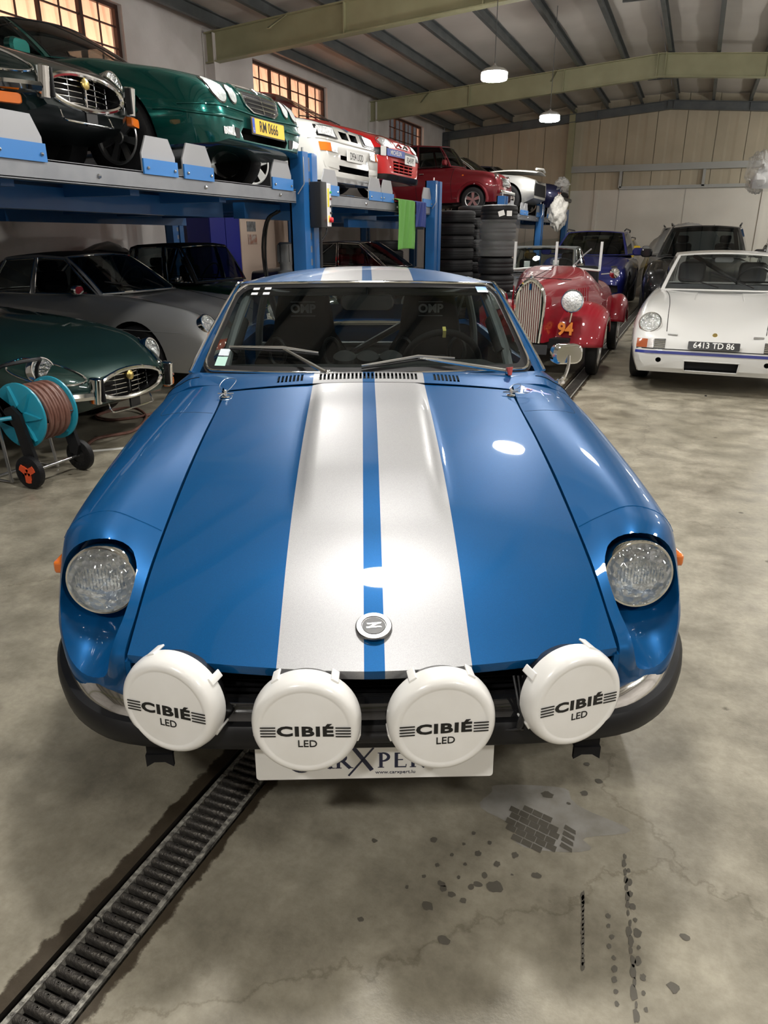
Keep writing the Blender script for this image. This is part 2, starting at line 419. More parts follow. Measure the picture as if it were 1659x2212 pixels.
# windows: brown steel frames, each pane of its own
panem = glass('window_pane', (.92,.90,.88))
for wi, (y0, y1) in enumerate(wins):
    wo = bpy.data.objects.new('window_%d' % (wi+1), None); COL.objects.link(wo); wo.location = (XL-.12, y0, WZ0); struct(wo)
    W = y1-y0; H = WZ1-WZ0; nc, nr = (5, 6) if wi == 0 else (4, 6)
    bb = B()
    for i in range(nc+1):
        th = .07 if i in (0, nc) or (i % 2 == 0) else .035
        bb.box((0, W*i/nc+(th/2 if i == 0 else -th/2 if i == nc else 0), H/2), (.07, th, H))
    for z in (.03, H-.03): bb.box((0, W/2, z), (.06, W, .06))
    bb.make('window_frame', brown, wo, smooth=False)
    bb = B()
    for i in range(1, nr): bb.box((0, W/2, H*i/nr), (.03, W, .022))
    for i in range(nc): bb.box((0, W*(i+.5)/nc, H/2), (.026, .016, H))
    bb.make('glazing_bar', brown, wo, smooth=False)
    for i in range(nc):
        for j in range(nr):
            B().box((-.01, W*(i+.5)/nc, H*(j+.5)/nr), (.004, W/nc-.03, H/nr-.02)).make('pane', panem, wo, smooth=False)
# the neighbouring shed outside the windows: corrugated sheet lit by a sodium lamp
corr = mat('corrugated_sheet', (.80,.58,.46), .6)
bb = B(); rows = []
for i in range(0, 281):
    y = 3+i*.09; d = .05*(1 if i % 4 < 2 else -1)
    rows.append([Vector((XL-1.2+d*.4, y, 1.0)), Vector((XL-4.4, y+2.9, 7.7+d))])
bb.grid(rows)
o = bb.make('shed_roof', corr, smooth=False); tag(o, 'corrugated sheet of the neighbouring shed seen through the windows', 'shed roof')
sl = bpy.data.lights.new('sodium_lamp', 'AREA'); sl.shape = 'RECTANGLE'; sl.size = .6; sl.size_y = 22; sl.energy = 1100; sl.color = (1,.72,.55)
so = bpy.data.objects.new('sodium_lamp_offscreen', sl); COL.objects.link(so); so.location = (XL-.6, 15, 5.9); so.rotation_euler = (0, math.radians(72), 0); so.location = (XL-.55, 16, 5.6)
# far wall: white block below, beige sheet above, olive column and grey rails
wallbox('wall_back', XL-T, XR+T, YF, YF+.25, 0, 3.0, block)
bk = bpy.data.objects['wall_back']
seam = mat('wall_seam', (.42,.40,.36), .8)
bb = B()
for x in (-5.9,-2.75,-.62,2.1,4.6): bb.box((x, YF-.004, 1.5), (.018,.012,3))
bb.make('panel_joint', seam, bk, smooth=False)
bb = B()
for x in (-3.5,1.75): bb.box((x, YF-.03, 1.5), (.12,.06,3.0))
bb.make('pilaster', block, bk, smooth=False)
cw = bpy.data.objects.new('trim_1', None); COL.objects.link(cw); struct(cw)
for i in range(17):                                            # cladding sheets, each its own
    x0 = XL+i*.915; x1 = min(XR, x0+.93)
    bb = B(); zt = lambda x: zroof(x)+.1
    n = 12
    rows = [[Vector((lerp(x0,x1,k/n), YF+.02+(.012 if k in (5,6,7) else 0), z)) for k in range(n+1)] for z in (0,1)]
    for k in range(n+1): rows[0][k].z = 2.98; rows[1][k].z = zt(rows[1][k].x)
    bb.grid(rows).make('cladding_sheet', cladm, cw, smooth=False)
bb = B().box((-4.5, YF-.11, 2.75), (.2,.2,5.5)); o = struct(bb.make('trim_2', rafm, smooth=False))
rail = mat('galvanised_rail', (.30,.30,.28), .45, .5)
o = struct(B().box((.9, YF-.09, 3.66), (10.7,.12,.20)).make('trim_3', rail, smooth=False))
o = struct(B().box((.3, YF-.06, 3.05), (6.1,.10,.10)).make('trim_4', rail, smooth=False))
for k, x in enumerate((-2.74,-.12,2.5)): struct(B().box((x, YF-.06, 3.35), (.09,.1,.6)).make('trim_%d' % (5+k), rail, smooth=False))
wallbox('wall_right', XR, XR+.25, YB, YF, 0, EZ+.3, plaster)
wallbox('wall_front', XL-T, XR+T, YB-.25, YB, 0, RZ+.1, plaster)
# ceiling sheets (two slopes) with sagging quilt between purlins
def slope(name, x0, x1):
    rows = []; nx = 40; ny = 60
    for j in range(ny+1):
        y = YB+(YF-YB)*j/ny; r = []
        for i in range(nx+1):
            x = lerp(x0, x1, i/nx); s = .035*math.sin(PI*((x-XL)/1.12 % 1))
            r.append(Vector((x, y, zroof(x)-s+.02*math.sin(y*2.7+i*.05))))
        rows.append(r)
    o = B().grid(rows, flip=(x1 > x0)).make(name, ceilm); return struct(o)
slope('ceiling', XL-T, RX)
slope('ceiling.001', RX, XR+T)
# purlins along the hall
k = 0
for i in range(15):
    x = XL+.35+i*1.07
    if x > XR: break
    bb = B(); z = zroof(x)-.05
    bb.box((x, (YB+YF)/2, z-.09), (.02, YF-YB, .20)); bb.box((x+.035, (YB+YF)/2, z-.185), (.08, YF-YB, .018)); bb.box((x+.035, (YB+YF)/2, z+.01), (.08, YF-YB, .018))
    k += 1; tag(bb.make('roof_purlin', purm, smooth=False), '%s dark grey roof purlin counted from the left wall' % ORD[i], 'purlin', 'roof purlins')
# rafters: tapered olive I-beams on columns
def rafter(y, m, depth, colm, label, sol=True):
    t = thing('portal_frame', label, 'steel frame', (RX, y, 0))
    ztop = lambda x: zroof(x)-.26
    bb = B(); hw = .09
    for sx in (-1, 1):
        x1 = (XL-RX+.05) if sx < 0 else (XR-RX-.05)
        n = 8
        for i in range(n):
            a = x1*i/n; c = x1*(i+1)/n
            za, zc = ztop(RX+a), ztop(RX+c)
            da, dc = depth, depth
            def seg(zt0, zb0, zt1, zb1, w): bb.add([(a,-w,zb0),(c,-w,zb1),(c,w,zb1),(a,w,zb0),(a,-w,zt0),(c,-w,zt1),(c,w,zt1),(a,w,zt0)], [(0,3,2,1),(4,5,6,7),(0,1,5,4),(1,2,6,5),(2,3,7,6),(3,0,4,7)])
            seg(za, za-.02, zc, zc-.02, hw); seg(za-da+.02, za-da, zc-dc+.02, zc-dc, hw); seg(za-.02, za-da+.02, zc-.02, zc-dc+.02, .012)
    bb.make('rafter', m, t, smooth=False, ang=30)
    bb = B()
    for x in (-.09, .09): bb.box((x, 0, ztop(RX)-depth/2), (.02, .2, depth+.02))
    for sx in (-1,1):
        for q in (.3,.62):
            x = (XL-RX if sx < 0 else XR-RX)*q; bb.box((x, 0, ztop(RX+x)-depth/2), (.02,.17,depth-.03))
    bb.make('stiffener_plate', m, t, smooth=False)
    for x in (XL-RX+.13, XR-RX-.13):
        bb = B(); h = ztop(RX+x)-.02
        bb.box((x-.11,0,h/2),(.018,.18,h)); bb.box((x+.11,0,h/2),(.018,.18,h)); bb.box((x,0,h/2),(.22,.012,h))
        bb.make('column', colm, t, smooth=False)
    return t
rafter(-1.5, rafm, .50, rafm, 'olive steel roof frame over the space behind the camera')
rafter(5.9, rafm, .50, plaster, 'olive steel roof frame above the blue sports car')
f1 = rafter(13.3, rafm, .50, plaster, 'olive steel roof frame whose beam meets the wall above the white rally car')
f2 = rafter(21.1, rafm, .50, plaster, 'olive steel roof frame with a full ridge joint before the far wall')
rafter(27.85, purm, .26, purm, 'dark grey steel end frame against the beige far wall')
# diagonal fly braces from purlin to rafter
for y, f in ((13.3, f1), (21.1, f2)):
    for x in (-7.3, -3.9): B().box((x-RX, -.35, zroof(x)-.42), (.05, .85, .012), (math.radians(28),0,0)).make('fly_brace', rafm, f, smooth=False)
# ridge skylight curbs
for y0 in (15.0, 22.6):
    bb = B()
    for yy in (y0, y0+1.3): bb.box((RX, yy, RZ-.26), (1.0,.06,.14))
    t = bb.make('ridge_curb', purm, smooth=False); tag(t, 'dark steel cross members at the roof ridge', 'steel frame', 'ridge cross members')
# ---- high-bay lamps
lampglow = mat('lamp_glow', (1,.97,.92), .5, emit=LAMP, ecol=(1,.975,.93))
lamph = mat('lamp_housing', (.55,.55,.53), .4, .3)
def lamp(x, y, z, label, grp='round hall lamps hung from the roof', off=''):
    t = thing('hall_lamp'+off, label, 'lamp', (x, y, z), 0, grp)
    B().lathe([(0,.095),(.03,.095),(.05,.075),(.10,.065),(.15,.05),(.19,.025),(.205,.0),(.195,-.012),(.19,-.012)], 32).make('lamp_housing'+off, lamph, t)
    B().lathe([(.196,-.010),(.200,-.016),(.200,-.085),(.190,-.100),(.08,-.108),(0,-.110)], 32).make('diffuser'+off, lampglow, t)
    B().cyl((0,0,.09), (0,0,zroof(x)-.058-z), .006, 8).make('suspension_rod', purm, t)
    B().ball((0,0,.11), .02, 10).make('hook', steel, t)
    return t
lamp(-3.25, 12.4, 3.82, 'round white hall lamp hung on a rod before the middle roof frame')
lamp(-3.15, 16.6, 3.78, 'smaller looking round lamp hung on a rod before the beige far wall')
# the same rows go on overhead and to the right, out of the picture (most show as glints on the blue car and black windscreen; the rest continue the rows)
for x, y in ((-3.4,6.2),(-.9,6.6),(-.9,2.3),(-.9,-2.0))+tuple((3.2,yy) for yy in (-.2,4.0,8.2,12.4,16.6,20.8,25)):
    lamp(x, y, 3.82, 'round hall lamp hung from the roof over the aisle', off='_offscreen')
# ================================================================== HERO: the blue sports car with silver stripes
HROT = YAW+math.radians(1.55)
ly_, lx_ = 1.25, -.015                                     # camera in the car's own frame: (lx_, -ly_)
cc, ss = math.cos(HROT), math.sin(HROT)
HLOC = (-(cc*lx_-ss*(-ly_)), -(ss*lx_+cc*(-ly_)), 0)
hero = thing('sports_car', 'metallic blue two seat coupe with twin silver stripes and four white lamp covers', 'car', HLOC, HROT)
def hero_paint():
    m = bpy.data.materials.new('blue_paint_with_silver_stripes'); m.use_nodes = True; nt = m.node_tree; b = nt.nodes['Principled BSDF']; L = nt.links.new
    tc = nt.nodes.new('ShaderNodeTexCoord'); sx = nt.nodes.new('ShaderNodeSeparateXYZ'); L(tc.outputs['Object'], sx.inputs[0])
    ab = nt.nodes.new('ShaderNodeMath'); ab.operation = 'ABSOLUTE'; L(sx.outputs['X'], ab.inputs[0])
    g1 = nt.nodes.new('ShaderNodeMath'); g1.operation = 'GREATER_THAN'; L(ab.outputs[0], g1.inputs[0]); g1.inputs[1].default_value = .022
    g2 = nt.nodes.new('ShaderNodeMath'); g2.operation = 'LESS_THAN'; L(ab.outputs[0], g2.inputs[0]); g2.inputs[1].default_value = .2055
    an = nt.nodes.new('ShaderNodeMath'); an.operation = 'MULTIPLY'; L(g1.outputs[0], an.inputs[0]); L(g2.outputs[0], an.inputs[1])
    fl = nt.nodes.new('ShaderNodeTexNoise'); fl.inputs['Scale'].default_value = 900; fl.inputs['Detail'].default_value = 1; L(tc.outputs['Object'], fl.inputs['Vector'])
    mx = nt.nodes.new('ShaderNodeMix'); mx.data_type = 'RGBA'; L(an.outputs[0], mx.inputs[0]); mx.inputs[6].default_value = (.003,.073,.215,1); mx.inputs[7].default_value = (.37,.37,.375,1)
    fr = nt.nodes.new('ShaderNodeMapRange'); L(fl.outputs['Fac'], fr.inputs[0]); fr.inputs[1].default_value = .3; fr.inputs[2].default_value = .7; fr.inputs[3].default_value = .85; fr.inputs[4].default_value = 1.15
    vm = nt.nodes.new('ShaderNodeVectorMath'); vm.operation = 'SCALE'; L(mx.outputs[2], vm.inputs[0]); L(fr.outputs[0], vm.inputs['Scale'])
    L(vm.outputs[0], b.inputs['Base Color'])
    b.inputs['Metallic'].default_value = .30; b.inputs['Specular IOR Level'].default_value = .08; b.inputs['Roughness'].default_value = .40
    b.inputs['Coat Weight'].default_value = .55; b.inputs['Coat Roughness'].default_value = .03
    return m
HP = hero_paint()
HB = mat('blue_paint', (.003,.073,.215), .40, .30, coat=.55, coatr=.03, spec=.08)
ZH = [(-.2,.50),(.03,.596),(.3,.705),(.6,.782),(.9,.842),(1.2,.887),(1.5,.931),(1.62,.946)]
def zh(y): return interp(ZH, y)
def hood_z(x, y):
    u = min(1, abs(x)/.524); z = zh(y)+.026*(1-u*u)*sstep(.05,.55,y)
    z += .024*sstep(.42,.70,y)*(1-.75*sstep(1.05,1.36,y))*(1-sstep(.165,.215,abs(x)))
    return z
# ---- hood
rows = []; ny, nx = 60, 56
for j in range(ny+1):
    t = j/ny; r = []
    for i in range(nx+1):
        x = -.523+1.046*i/nx; u = abs(x)/.523
        y0 = .03+.047*u**1.6; y1 = 1.382-.004*u*u
        y = lerp(y0, y1, t); r.append(Vector((x, y, hood_z(x, y))))
    rows.append(r)
lip = [[Vector((p.x, p.y+.004, p.z-.022)) for p in rows[0]], [Vector((p.x, p.y, p.z-.006)) for p in rows[0]]]
back = [[Vector((p.x, p.y+.002, p.z-.03)) for p in rows[-1]]]
under = [[Vector((p.x, p.y+.06, p.z-.02)) for p in rows[0]]]
allr = under+lip+rows+back
for r in allr:                                              # folded side flanges
    r.insert(0, r[0]+Vector((.001,0,-.022))); r.append(r[-1]+Vector((-.001,0,-.022)))
hood = B().grid(allr, flip=False).make('hood', HP, hero, ang=50)
# badge
bz = hood_z(0,.128)
Mb = facing((0,.133,hood_z(0,.133)), (0,-.30,1))
o = B().lathe([(.0405,0),(.0405,.004),(.038,.0065),(.028,.0065),(.0265,.0045),(0,.0045)], 40, Mb).make('badge', mat('badge_steel',(.22,.22,.22),.25,1), hero)
B().lathe([(.026,.0046),(.025,.0058),(0,.0058)], 32, Mb).make('badge_centre', blackp, o)
bb = B()
for q in ([(-.016,.006),(.017,.0085),(.015,.0045),(-.012,.0025)], [(.004,.005),(.011,.005),(-.006,-.005),(-.012,-.005)], [(-.017,-.0045),(.014,-.0025),(.017,-.006),(-.015,-.0085)]): bb.prism(q, Mb@Matrix.Translation((0,0,.0058)), .001)
bb.make('emblem', mat('badge_silver',(.8,.8,.78),.2,1), o, smooth=False)
# ---- front fenders: closed solids, then the headlight scoop and wheel arch are cut out
ST = [
 [(.530,.125,.43),(.575,.125,.43),(.635,.165,.43),(.695,.225,.43),(.730,.315,.43),(.750,.365,.43),(.758,.43,.42),(.745,.47,.40)],
 [(.530,.100,.53),(.571,.105,.500),(.628,.135,.492),(.700,.188,.512),(.745,.268,.555),(.767,.340,.555),(.775,.43,.50),(.758,.49,.40)],
 [(.530,.078,.612),(.573,.092,.603),(.638,.192,.570),(.708,.232,.588),(.750,.292,.612),(.774,.366,.600),(.782,.47,.53),(.765,.53,.39)],
 [(.530,.180,.656),(.576,.195,.662),(.645,.245,.672),(.714,.285,.668),(.757,.335,.660),(.782,.41,.635),(.788,.51,.52),(.768,.56,.37)],
 [(.530,.300,.705),(.580,.312,.728),(.650,.335,.768),(.722,.362,.760),(.767,.402,.722),(.790,.46,.665),(.797,.56,.53),(.774,.60,.34)],
 [(.530,.450,.746),(.585,.452,.774),(.656,.452,.802),(.732,.462,.788),(.780,.482,.742),(.801,.52,.672),(.804,.61,.53),(.780,.64,.32)],
 [(.530,.700,.806),(.592,.700,.826),(.668,.700,.838),(.748,.700,.815),(.797,.700,.758),(.816,.70,.675),(.815,.70,.53),(.790,.70,.28)],
 [(.530,1.00,.858),(.596,1.00,.868),(.676,1.00,.869),(.762,1.00,.838),(.812,1.00,.776),(.828,1.0,.675),(.822,1.0,.52),(.792,1.0,.25)],
 [(.530,1.25,.894),(.600,1.25,.898),(.682,1.25,.890),(.768,1.25,.858),(.814,1.25,.795),(.829,1.25,.68),(.822,1.25,.51),(.792,1.25,.24)],
 [(.545,1.452,.925),(.615,1.452,.922),(.692,1.452,.906),(.766,1.452,.874),(.812,1.452,.80),(.828,1.452,.675),(.820,1.452,.50),(.790,1.452,.24)]]
def fender_grid(sx):
    sec = [cat([(p[0]*sx,p[1],p[2]) for p in s], 30) for s in ST]
    cols = [cat([s[j] for s in sec], 56) for j in range(30)]
    return [[cols[j][i] for j in range(30)] for i in range(56)]
scoops = []
for sx in (-1, 1):
    G = fender_grid(sx); b = B(); rows = []
    for r in G:
        a, h = r[0], r[-1]
        rows.append(r+[Vector((sx*.50, h.y, h.z)), Vector((sx*.50, (a.y*.7+h.y*.3), a.z-.06)), Vector((a.x, a.y, a.z-.04))])
    m = len(rows[0]); V = [p for r in rows for p in r]; F = []
    for i in range(len(rows)-1):
        for j in range(m): F.append((i*m+j, i*m+(j+1)%m, (i+1)*m+(j+1)%m, (i+1)*m+j))
    n = len(rows); F.append(tuple(range(m-1,-1,-1))); F.append(tuple((n-1)*m+j for j in range(m)))
    fo = mesh('fender', V, F, HB, hero); recalc(fo)
    # scoop volume: from the lamp ring forward, opening downward
    secs = []
    for y, cx, cz, rx, rt, rb in ((.40,.650,.672,.088,.088,.088),(.345,.650,.672,.100,.100,.100),(.30,.650,.670,.104,.104,.118),(.25,.651,.662,.103,.108,.130),(.20,.650,.652,.097,.112,.134),(.14,.648,.645,.090,.117,.134),(-.02,.645,.640,.080,.125,.132)):
        ring = []
        for k in range(36):
            a = 2*PI*k/36; c_, s_ = math.cos(a), math.sin(a)
            ring.append(Vector((sx*(cx+rx*c_), y, cz+(rt if s_ > 0 else rb)*s_)))
        secs.append(ring)
    V = [p for r in secs for p in r]; F = []
    for i in range(len(secs)-1):
        for j in range(36): F.append((i*36+j, i*36+(j+1)%36, (i+1)*36+(j+1)%36, (i+1)*36+j))
    F.append(tuple(range(35,-1,-1))); F.append(tuple((len(secs)-1)*36+j for j in range(36)))
    cut = recalc(mesh('cut', V, F, HB, hero)); 
    arch = recalc(B().cyl((sx*.60,.82,.31), (sx*1.0,.82,.31), .335, 48).make('cut', HB, hero))
    boolean(fo, [cut, arch])
    # lamp
    hl = B().lathe([(.0865,-.03),(.0875,.004),(.0845,.010),(.0805,.010),(.079,.002)], 48, facing((sx*.650,.325,.672), (0,-1,.10))).make('headlight', chrome, hero)
    B().lathe([(.081,.0),(.074,-.02),(.051,-.045),(.02,-.058),(0,-.060)], 40, facing((sx*.650,.325,.672), (0,-1,.10))).make('reflector', reflm, hl)
    B().lathe([(.081,.006),(.069,.012),(.046,.018),(.023,.0205),(0,.0212)], 40, facing((sx*.650,.325,.672), (0,-1,.10))).make('lens', lensg, hl)
    bb = B()
    for k in range(-7,8):                                   # vertical flutes in the lens
        hgt = math.sqrt(max(0,.068**2-(k*.008)**2)); bb.tube([Vector((sx*.650+k*.008, .302+abs(k)*.0006, .672-hgt*.25)), Vector((sx*.650+k*.008, .303+abs(k)*.0006, .672+hgt*.6))], .0012, 4)
    bb.make('lens_flute', lensg, hl)
    # turn side marker
    B().rbox((sx*.795,.455,.66), (.022,.075,.032), .008, axis=0).make('side_marker', amber, hero)
BVH_F = {}
bpy.context.view_layer.update()
for o in hero.children:
    if o.name.startswith('fender'):
        s = 1 if o.data.vertices[0].co.x > 0 else -1
        BVH_F[s] = BVHTree.FromPolygons([v.co.copy() for v in o.data.vertices], [tuple(p.vertices) for p in o.data.polygons])
def fz(x, y, off=.0008):
    h = BVH_F[1 if x > 0 else -1].ray_cast(Vector((x,y,2)), Vector((0,0,-1)))
    return Vector((x, y, (h[0].z if h[0] else .9)+off))
for sx in (-1, 1):
    bb = B()
    bb.tube([fz(sx*lerp(.533,.775,i/24), .452-.03*(i/24-.35)**2, -.0002) for i in range(25)], .0016, 5)
    bb.make('nacelle_seam', HB, hero)
    bb = B()
    path = [(.534,1.17),(.60,1.165),(.69,1.16),(.712,1.18),(.716,1.25),(.712,1.43)]
    P = cat([Vector((p[0],p[1],0)) for p in path], 30)
    bb.tube([fz(sx*p.x, p.y, -.0008) for p in P], .0014, 5); bb.make('lid_seam', blackm, hero)
# engine bay darkness under the hood seams, radiator cavity
B().box((0,.80,.60), (1.0,1.2,.12)).make('engine_bay', voidm, hero, smooth=False)
B().box((0,.235,.50), (.99,.02,.18)).make('radiator_shroud', voidm, hero, smooth=False)
# grille slats
for k in range(9):
    z = .578-.0155*k
    P = [Vector((x, .105+.03*(x/.5)**2, z)) for x in [-.515+.1030*i for i in range(11)]]
    bb = B(); bb.grid([[p+Vector((0,-.012,-.001)) for p in P],[p+Vector((0,-.014,.0035)) for p in P],[p+Vector((0,.02,.005)) for p in P],[p+Vector((0,.02,-.003)) for p in P]])
    bb.make('grille_slat', blackp, hero)
# nose panel between hood lip corners and bumper
for sx in (-1,1):
    B().box((sx*.525,.125,.50), (.012,.10,.20)).make('grille_surround', HB, hero, smooth=False)
# lower valance
P = [Vector((x, .11+.12*(abs(x)/.72)**2.4, 0)) for x in [-.72+.06*i for i in range(25)]]
B().grid([[p+Vector((0,.00,.44)) for p in P],[p+Vector((0,.02,.36)) for p in P],[p+Vector((0,.07,.29)) for p in P],[p+Vector((0,.3,.26)) for p in P]]).make('valance', blackm, hero)
for sx in (-1,1):
    bb = B(); bb.box((sx*.478,.085,.385), (.056,.05,.04)); bb.prism([(-.03,-.032),(-.012,-.02),(.012,-.02),(.03,-.032),(.03,0),(-.03,0)], TR((sx*.478,.065,.372),(PI/2,0,0)), .01)
    bb.make('tow_bracket', blackm, hero, smooth=False)
# bumper
def bump_path():
    half = cat([Vector(p) for p in ((0,.022,0),(.20,.022,0),(.40,.030,0),(.53,.048,0),(.61,.090,0),(.68,.160,0),(.75,.275,0),(.79,.39,0),(.802,.50,0),(.80,.62,0))], 34)
    return [Vector((-p.x,p.y,0)) for p in half[::-1]]+half[1:]
BP = bump_path()
def sweep(prof, P=BP):
    rows = []
    for i, p in enumerate(P):
        d = (P[min(i+1,len(P)-1)]-P[max(i-1,0)]).normalized(); nrm = Vector((d.y,-d.x,0))
        rows.append([p+nrm*q[0]+Vector((0,0,q[1])) for q in prof])
    return rows
SEC = [(-.062,.500),(-.052,.512),(-.036,.511),(-.016,.498),(-.004,.480),(0,.455),(-.003,.425),(-.015,.408),(-.05,.402),(-.08,.41)]
bump = B().grid(sweep(SEC, [p for p in BP if abs(p.x) < .47]), flip=True).make('bumper_centre', mat('bumper_dark_reflection',(.015,.015,.016),.12,coat=1), hero)  # chrome centre painted black for the dark it reflects
for sx in (-1,1): B().grid(sweep(SEC, [p for p in BP if p.x*sx > .455]), flip=True).make('bumper_corner', mat('bumper_chrome',(.80,.79,.77),.10,1), hero)
B().grid(sweep([(-.004,.478),(.012,.476),(.019,.468),(.021,.446),(.018,.424),(.010,.416),(-.006,.414)]), flip=True).make('rubber_strip', rubber, bump)
# lamp bar and brackets
B().tube([(-.50,.085,.462),(-.40,.035,.455),(-.15,.005,.452),(.15,.005,.452),(.40,.035,.455),(.50,.085,.462)], .014, 10).make('lamp_bar', blackp, hero)
# plate
def serif_word(M_, m, parent):
    bb = B()
    def st(x0,y0,x1,y1,w):
        d = Vector((x1-x0,y1-y0)); n = Vector((-d.y,d.x)).normalized()*w/2
        bb.prism([(x0+n.x,y0+n.y),(x0-n.x,y0-n.y),(x1-n.x,y1-n.y),(x1+n.x,y1+n.y)], M_, .0008)
    def arc(cx,cy,rx,ry,a0,a1,w0,w1,n=16):
        for k in range(n):
            t0, t1 = math.radians(lerp(a0,a1,k/n)), math.radians(lerp(a0,a1,(k+1)/n))
            f = lambda t: lerp(w0,w1,abs(math.cos(t)))
            q = [(cx+(rx-f(t0)/2)*math.cos(t0), cy+(ry-f(t0)/2)*math.sin(t0)), (cx+(rx-f(t1)/2)*math.cos(t1), cy+(ry-f(t1)/2)*math.sin(t1)), (cx+(rx+f(t1)/2)*math.cos(t1), cy+(ry+f(t1)/2)*math.sin(t1)), (cx+(rx+f(t0)/2)*math.cos(t0), cy+(ry+f(t0)/2)*math.sin(t0))]
            bb.prism(q[::-1], M_, .0008)
    T, t = .0075, .0028; h = .038
    def serif(x, y, w=.014): st(x-w/2, y, x+w/2, y, .0016)
    # big C with its dot
    arc(-.118,.026,.028,.034,75,300,.003,.007); bb.prism(fan(12,.004,-.108,.036), M_, .0008)
    # A
    st(-.088,0,-.071,h,t); st(-.071,h,-.052,0,T); st(-.081,.013,-.060,.013,.002); serif(-.088,.0008); serif(-.052,.0008,.016)
    # R
    st(-.036,0,-.036,h,T); arc(-.034,h-.0105,.014,.0105,-90,90,.0022,.007); st(-.026,.018,-.010,0,T); serif(-.036,.0008); serif(-.009,.0008,.012)
    # X, larger, dipping below the line
    st(-.002,.052,.038,-.006,.0095); st(.042,.052,-.014,-.020,.0042)
    # P
    st(.058,0,.058,h,T); arc(.060,h-.0105,.015,.0105,-90,90,.0022,.007); serif(.058,.0008); serif(.058,h,.014)
    # E
    st(.092,0,.092,h,T); st(.090,.0014,.113,.0014,.0024); st(.090,.020,.107,.020,.0022); st(.090,h-.0014,.111,h-.0014,.0024); st(.113,0,.114,.008,.0018); st(.111,h,.112,h-.008,.0018)
    # R
    st(.129,0,.129,h,T); arc(.131,h-.0105,.014,.0105,-90,90,.0022,.007); st(.139,.018,.155,0,T); serif(.129,.0008); serif(.156,.0008,.012)
    # T
    st(.178,0,.178,h,T); st(.160,h-.0014,.196,h-.0014,.0026); serif(.178,.0008,.016); st(.160,h,.161,h-.008,.0018); st(.195,h,.196,h-.008,.0018)
    return bb.make('lettering', m, parent, smooth=False)
Mp = TR((.0,.040,.373), (PI/2-.06,0,0))
plate = B().prism(rrect(.526,.115,.008), Mp, .003).make('number_plate', mat('plate_white',(.80,.79,.76),.3,coat=.3), hero, smooth=False)
navy = mat('navy_print', (.012,.016,.05), .4)
serif_word(Mp@Matrix.Translation((-.045,-.030,.003)), navy, plate)
text('www.carxpert.lu', .0115, navy, plate, Mp@Matrix.Translation((.045,-.042,.0032)), sx=1.15)
# ---- four round driving lamps with white covers
prt = mat('black_print', (.006,.006,.006), .5)
for cx, cy, cz, yaw in ((-.421,.035,.530,-18.5),(-.141,-.015,.512,-1.5),(.136,-.015,.514,4.5),(.416,.035,.530,17.5)):
    ya = math.radians(yaw); d = Vector((math.sin(ya), -math.cos(ya), .02)).normalized()
    Ml = facing((cx,cy,cz), d)
    lo = B().lathe([(0,-.105),(.03,-.10),(.065,-.08),(.095,-.045),(.108,-.012),(.110,.0),(.104,.004)], 48, Ml).make('driving_lamp', blackp, hero)
    B().lathe([(.1115,-.014),(.1130,-.006),(.1125,.010),(.1085,.026),(.1030,.0335),(.0960,.0365),(.0900,.0360),(.0880,.0348),(.0860,.0350),(.05,.0365),(0,.037)], 64, Ml).make('lamp_cover', whitep, lo)
    for a in (58, 122, 200, 340) if abs(yaw) < 10 else ((35, 112, -28) if yaw < 0 else (68, 145, 208)):
        r = math.radians(a); bb = B().rbox((0,0,0), (.005,.018,.040), .002)
        R = Ml@Matrix.Rotation(r,4,'Z')@Matrix.Translation((.1135,0,-.012))
        bb.V = [R@q for q in bb.V]; bb.make('cover_clip', whitep, lo)
    text('CIBIÉ', .0310, prt, lo, Ml@Matrix.Translation((.0,-.003,.0372)), bold=.0012, sx=1.50, sp=1.10)
    text('LED', .0235, prt, lo, Ml@Matrix.Translation((.004,-.032,.0372)), bold=.0001, sx=1.0)
    for sx in (-1,1):
        for k in range(4): B().prism([(sx*.0760-.0155,-.015+.0068*k),(sx*.0760+.0155,-.015+.0068*k),(sx*.0760+.0155,-.0127+.0068*k),(sx*.0760-.0155,-.0127+.0068*k)], Ml@Matrix.Translation((.001,0,.0366)), .0012).make('print_bar', prt, lo, smooth=False)
    B().cyl((cx,cy+.05,.462),(cx,cy+.05,cz-.06),.012,10).make('lamp_stalk', blackp, lo)
bb = B()
for k in range(3): bb.tube(cat([(.30+.01*k,.06,.56),(.305+.006*k,.02,.52),(.31-.004*k,.0,.475),(.27+.02*k,.01,.46),(.2,.03,.46)], 20), .0035, 6)
bb.make('lamp_cable', blackp, hero)
# ---- cowl with vent slots
rows = []
for j in range(13):
    t = j/12; y = lerp(1.386,1.62,t); hw = lerp(.531,.675,sstep(0,1,t)); r = []
    for i in range(41):
        x = -hw+2*hw*i/40; u = x/hw
        r.append(Vector((x, y-.03*t*(1-u*u), lerp(.916,.942,t)+(.030+.012*math.sin(PI*min(1,t*1.3)))*(1-t**3)*(1-u*u))))
    rows.append(r)
cowl = B().grid(rows).make('cowl', HP, hero)
CB = BVHTree.FromPolygons([v.co.copy() for v in cowl.data.vertices], [tuple(p.vertices) for p in cowl.data.polygons])
def cz_(x, y, off):
    h = CB.ray_cast(Vector((x,y,2)), Vector((0,0,-1))); return Vector((x,y,(h[0].z if h[0] else .94)+off))
bb = B(); bs = B()
xs_ = [-.178+.0148*k for k in range(25)]+[-.335+.0145*k for k in range(7)]+[.248+.0145*k for k in range(7)]
for x in xs_:
    y0, y1 = 1.408, 1.472
    ys5 = [lerp(y0,y1,q/6) for q in range(7)]
    bb.box((x,(y0+y1)/2,.95),(.0084,y1-y0,.10))
    bs.tube([cz_(x-.0052,yy,.0016) for yy in ys5], .0012, 5)
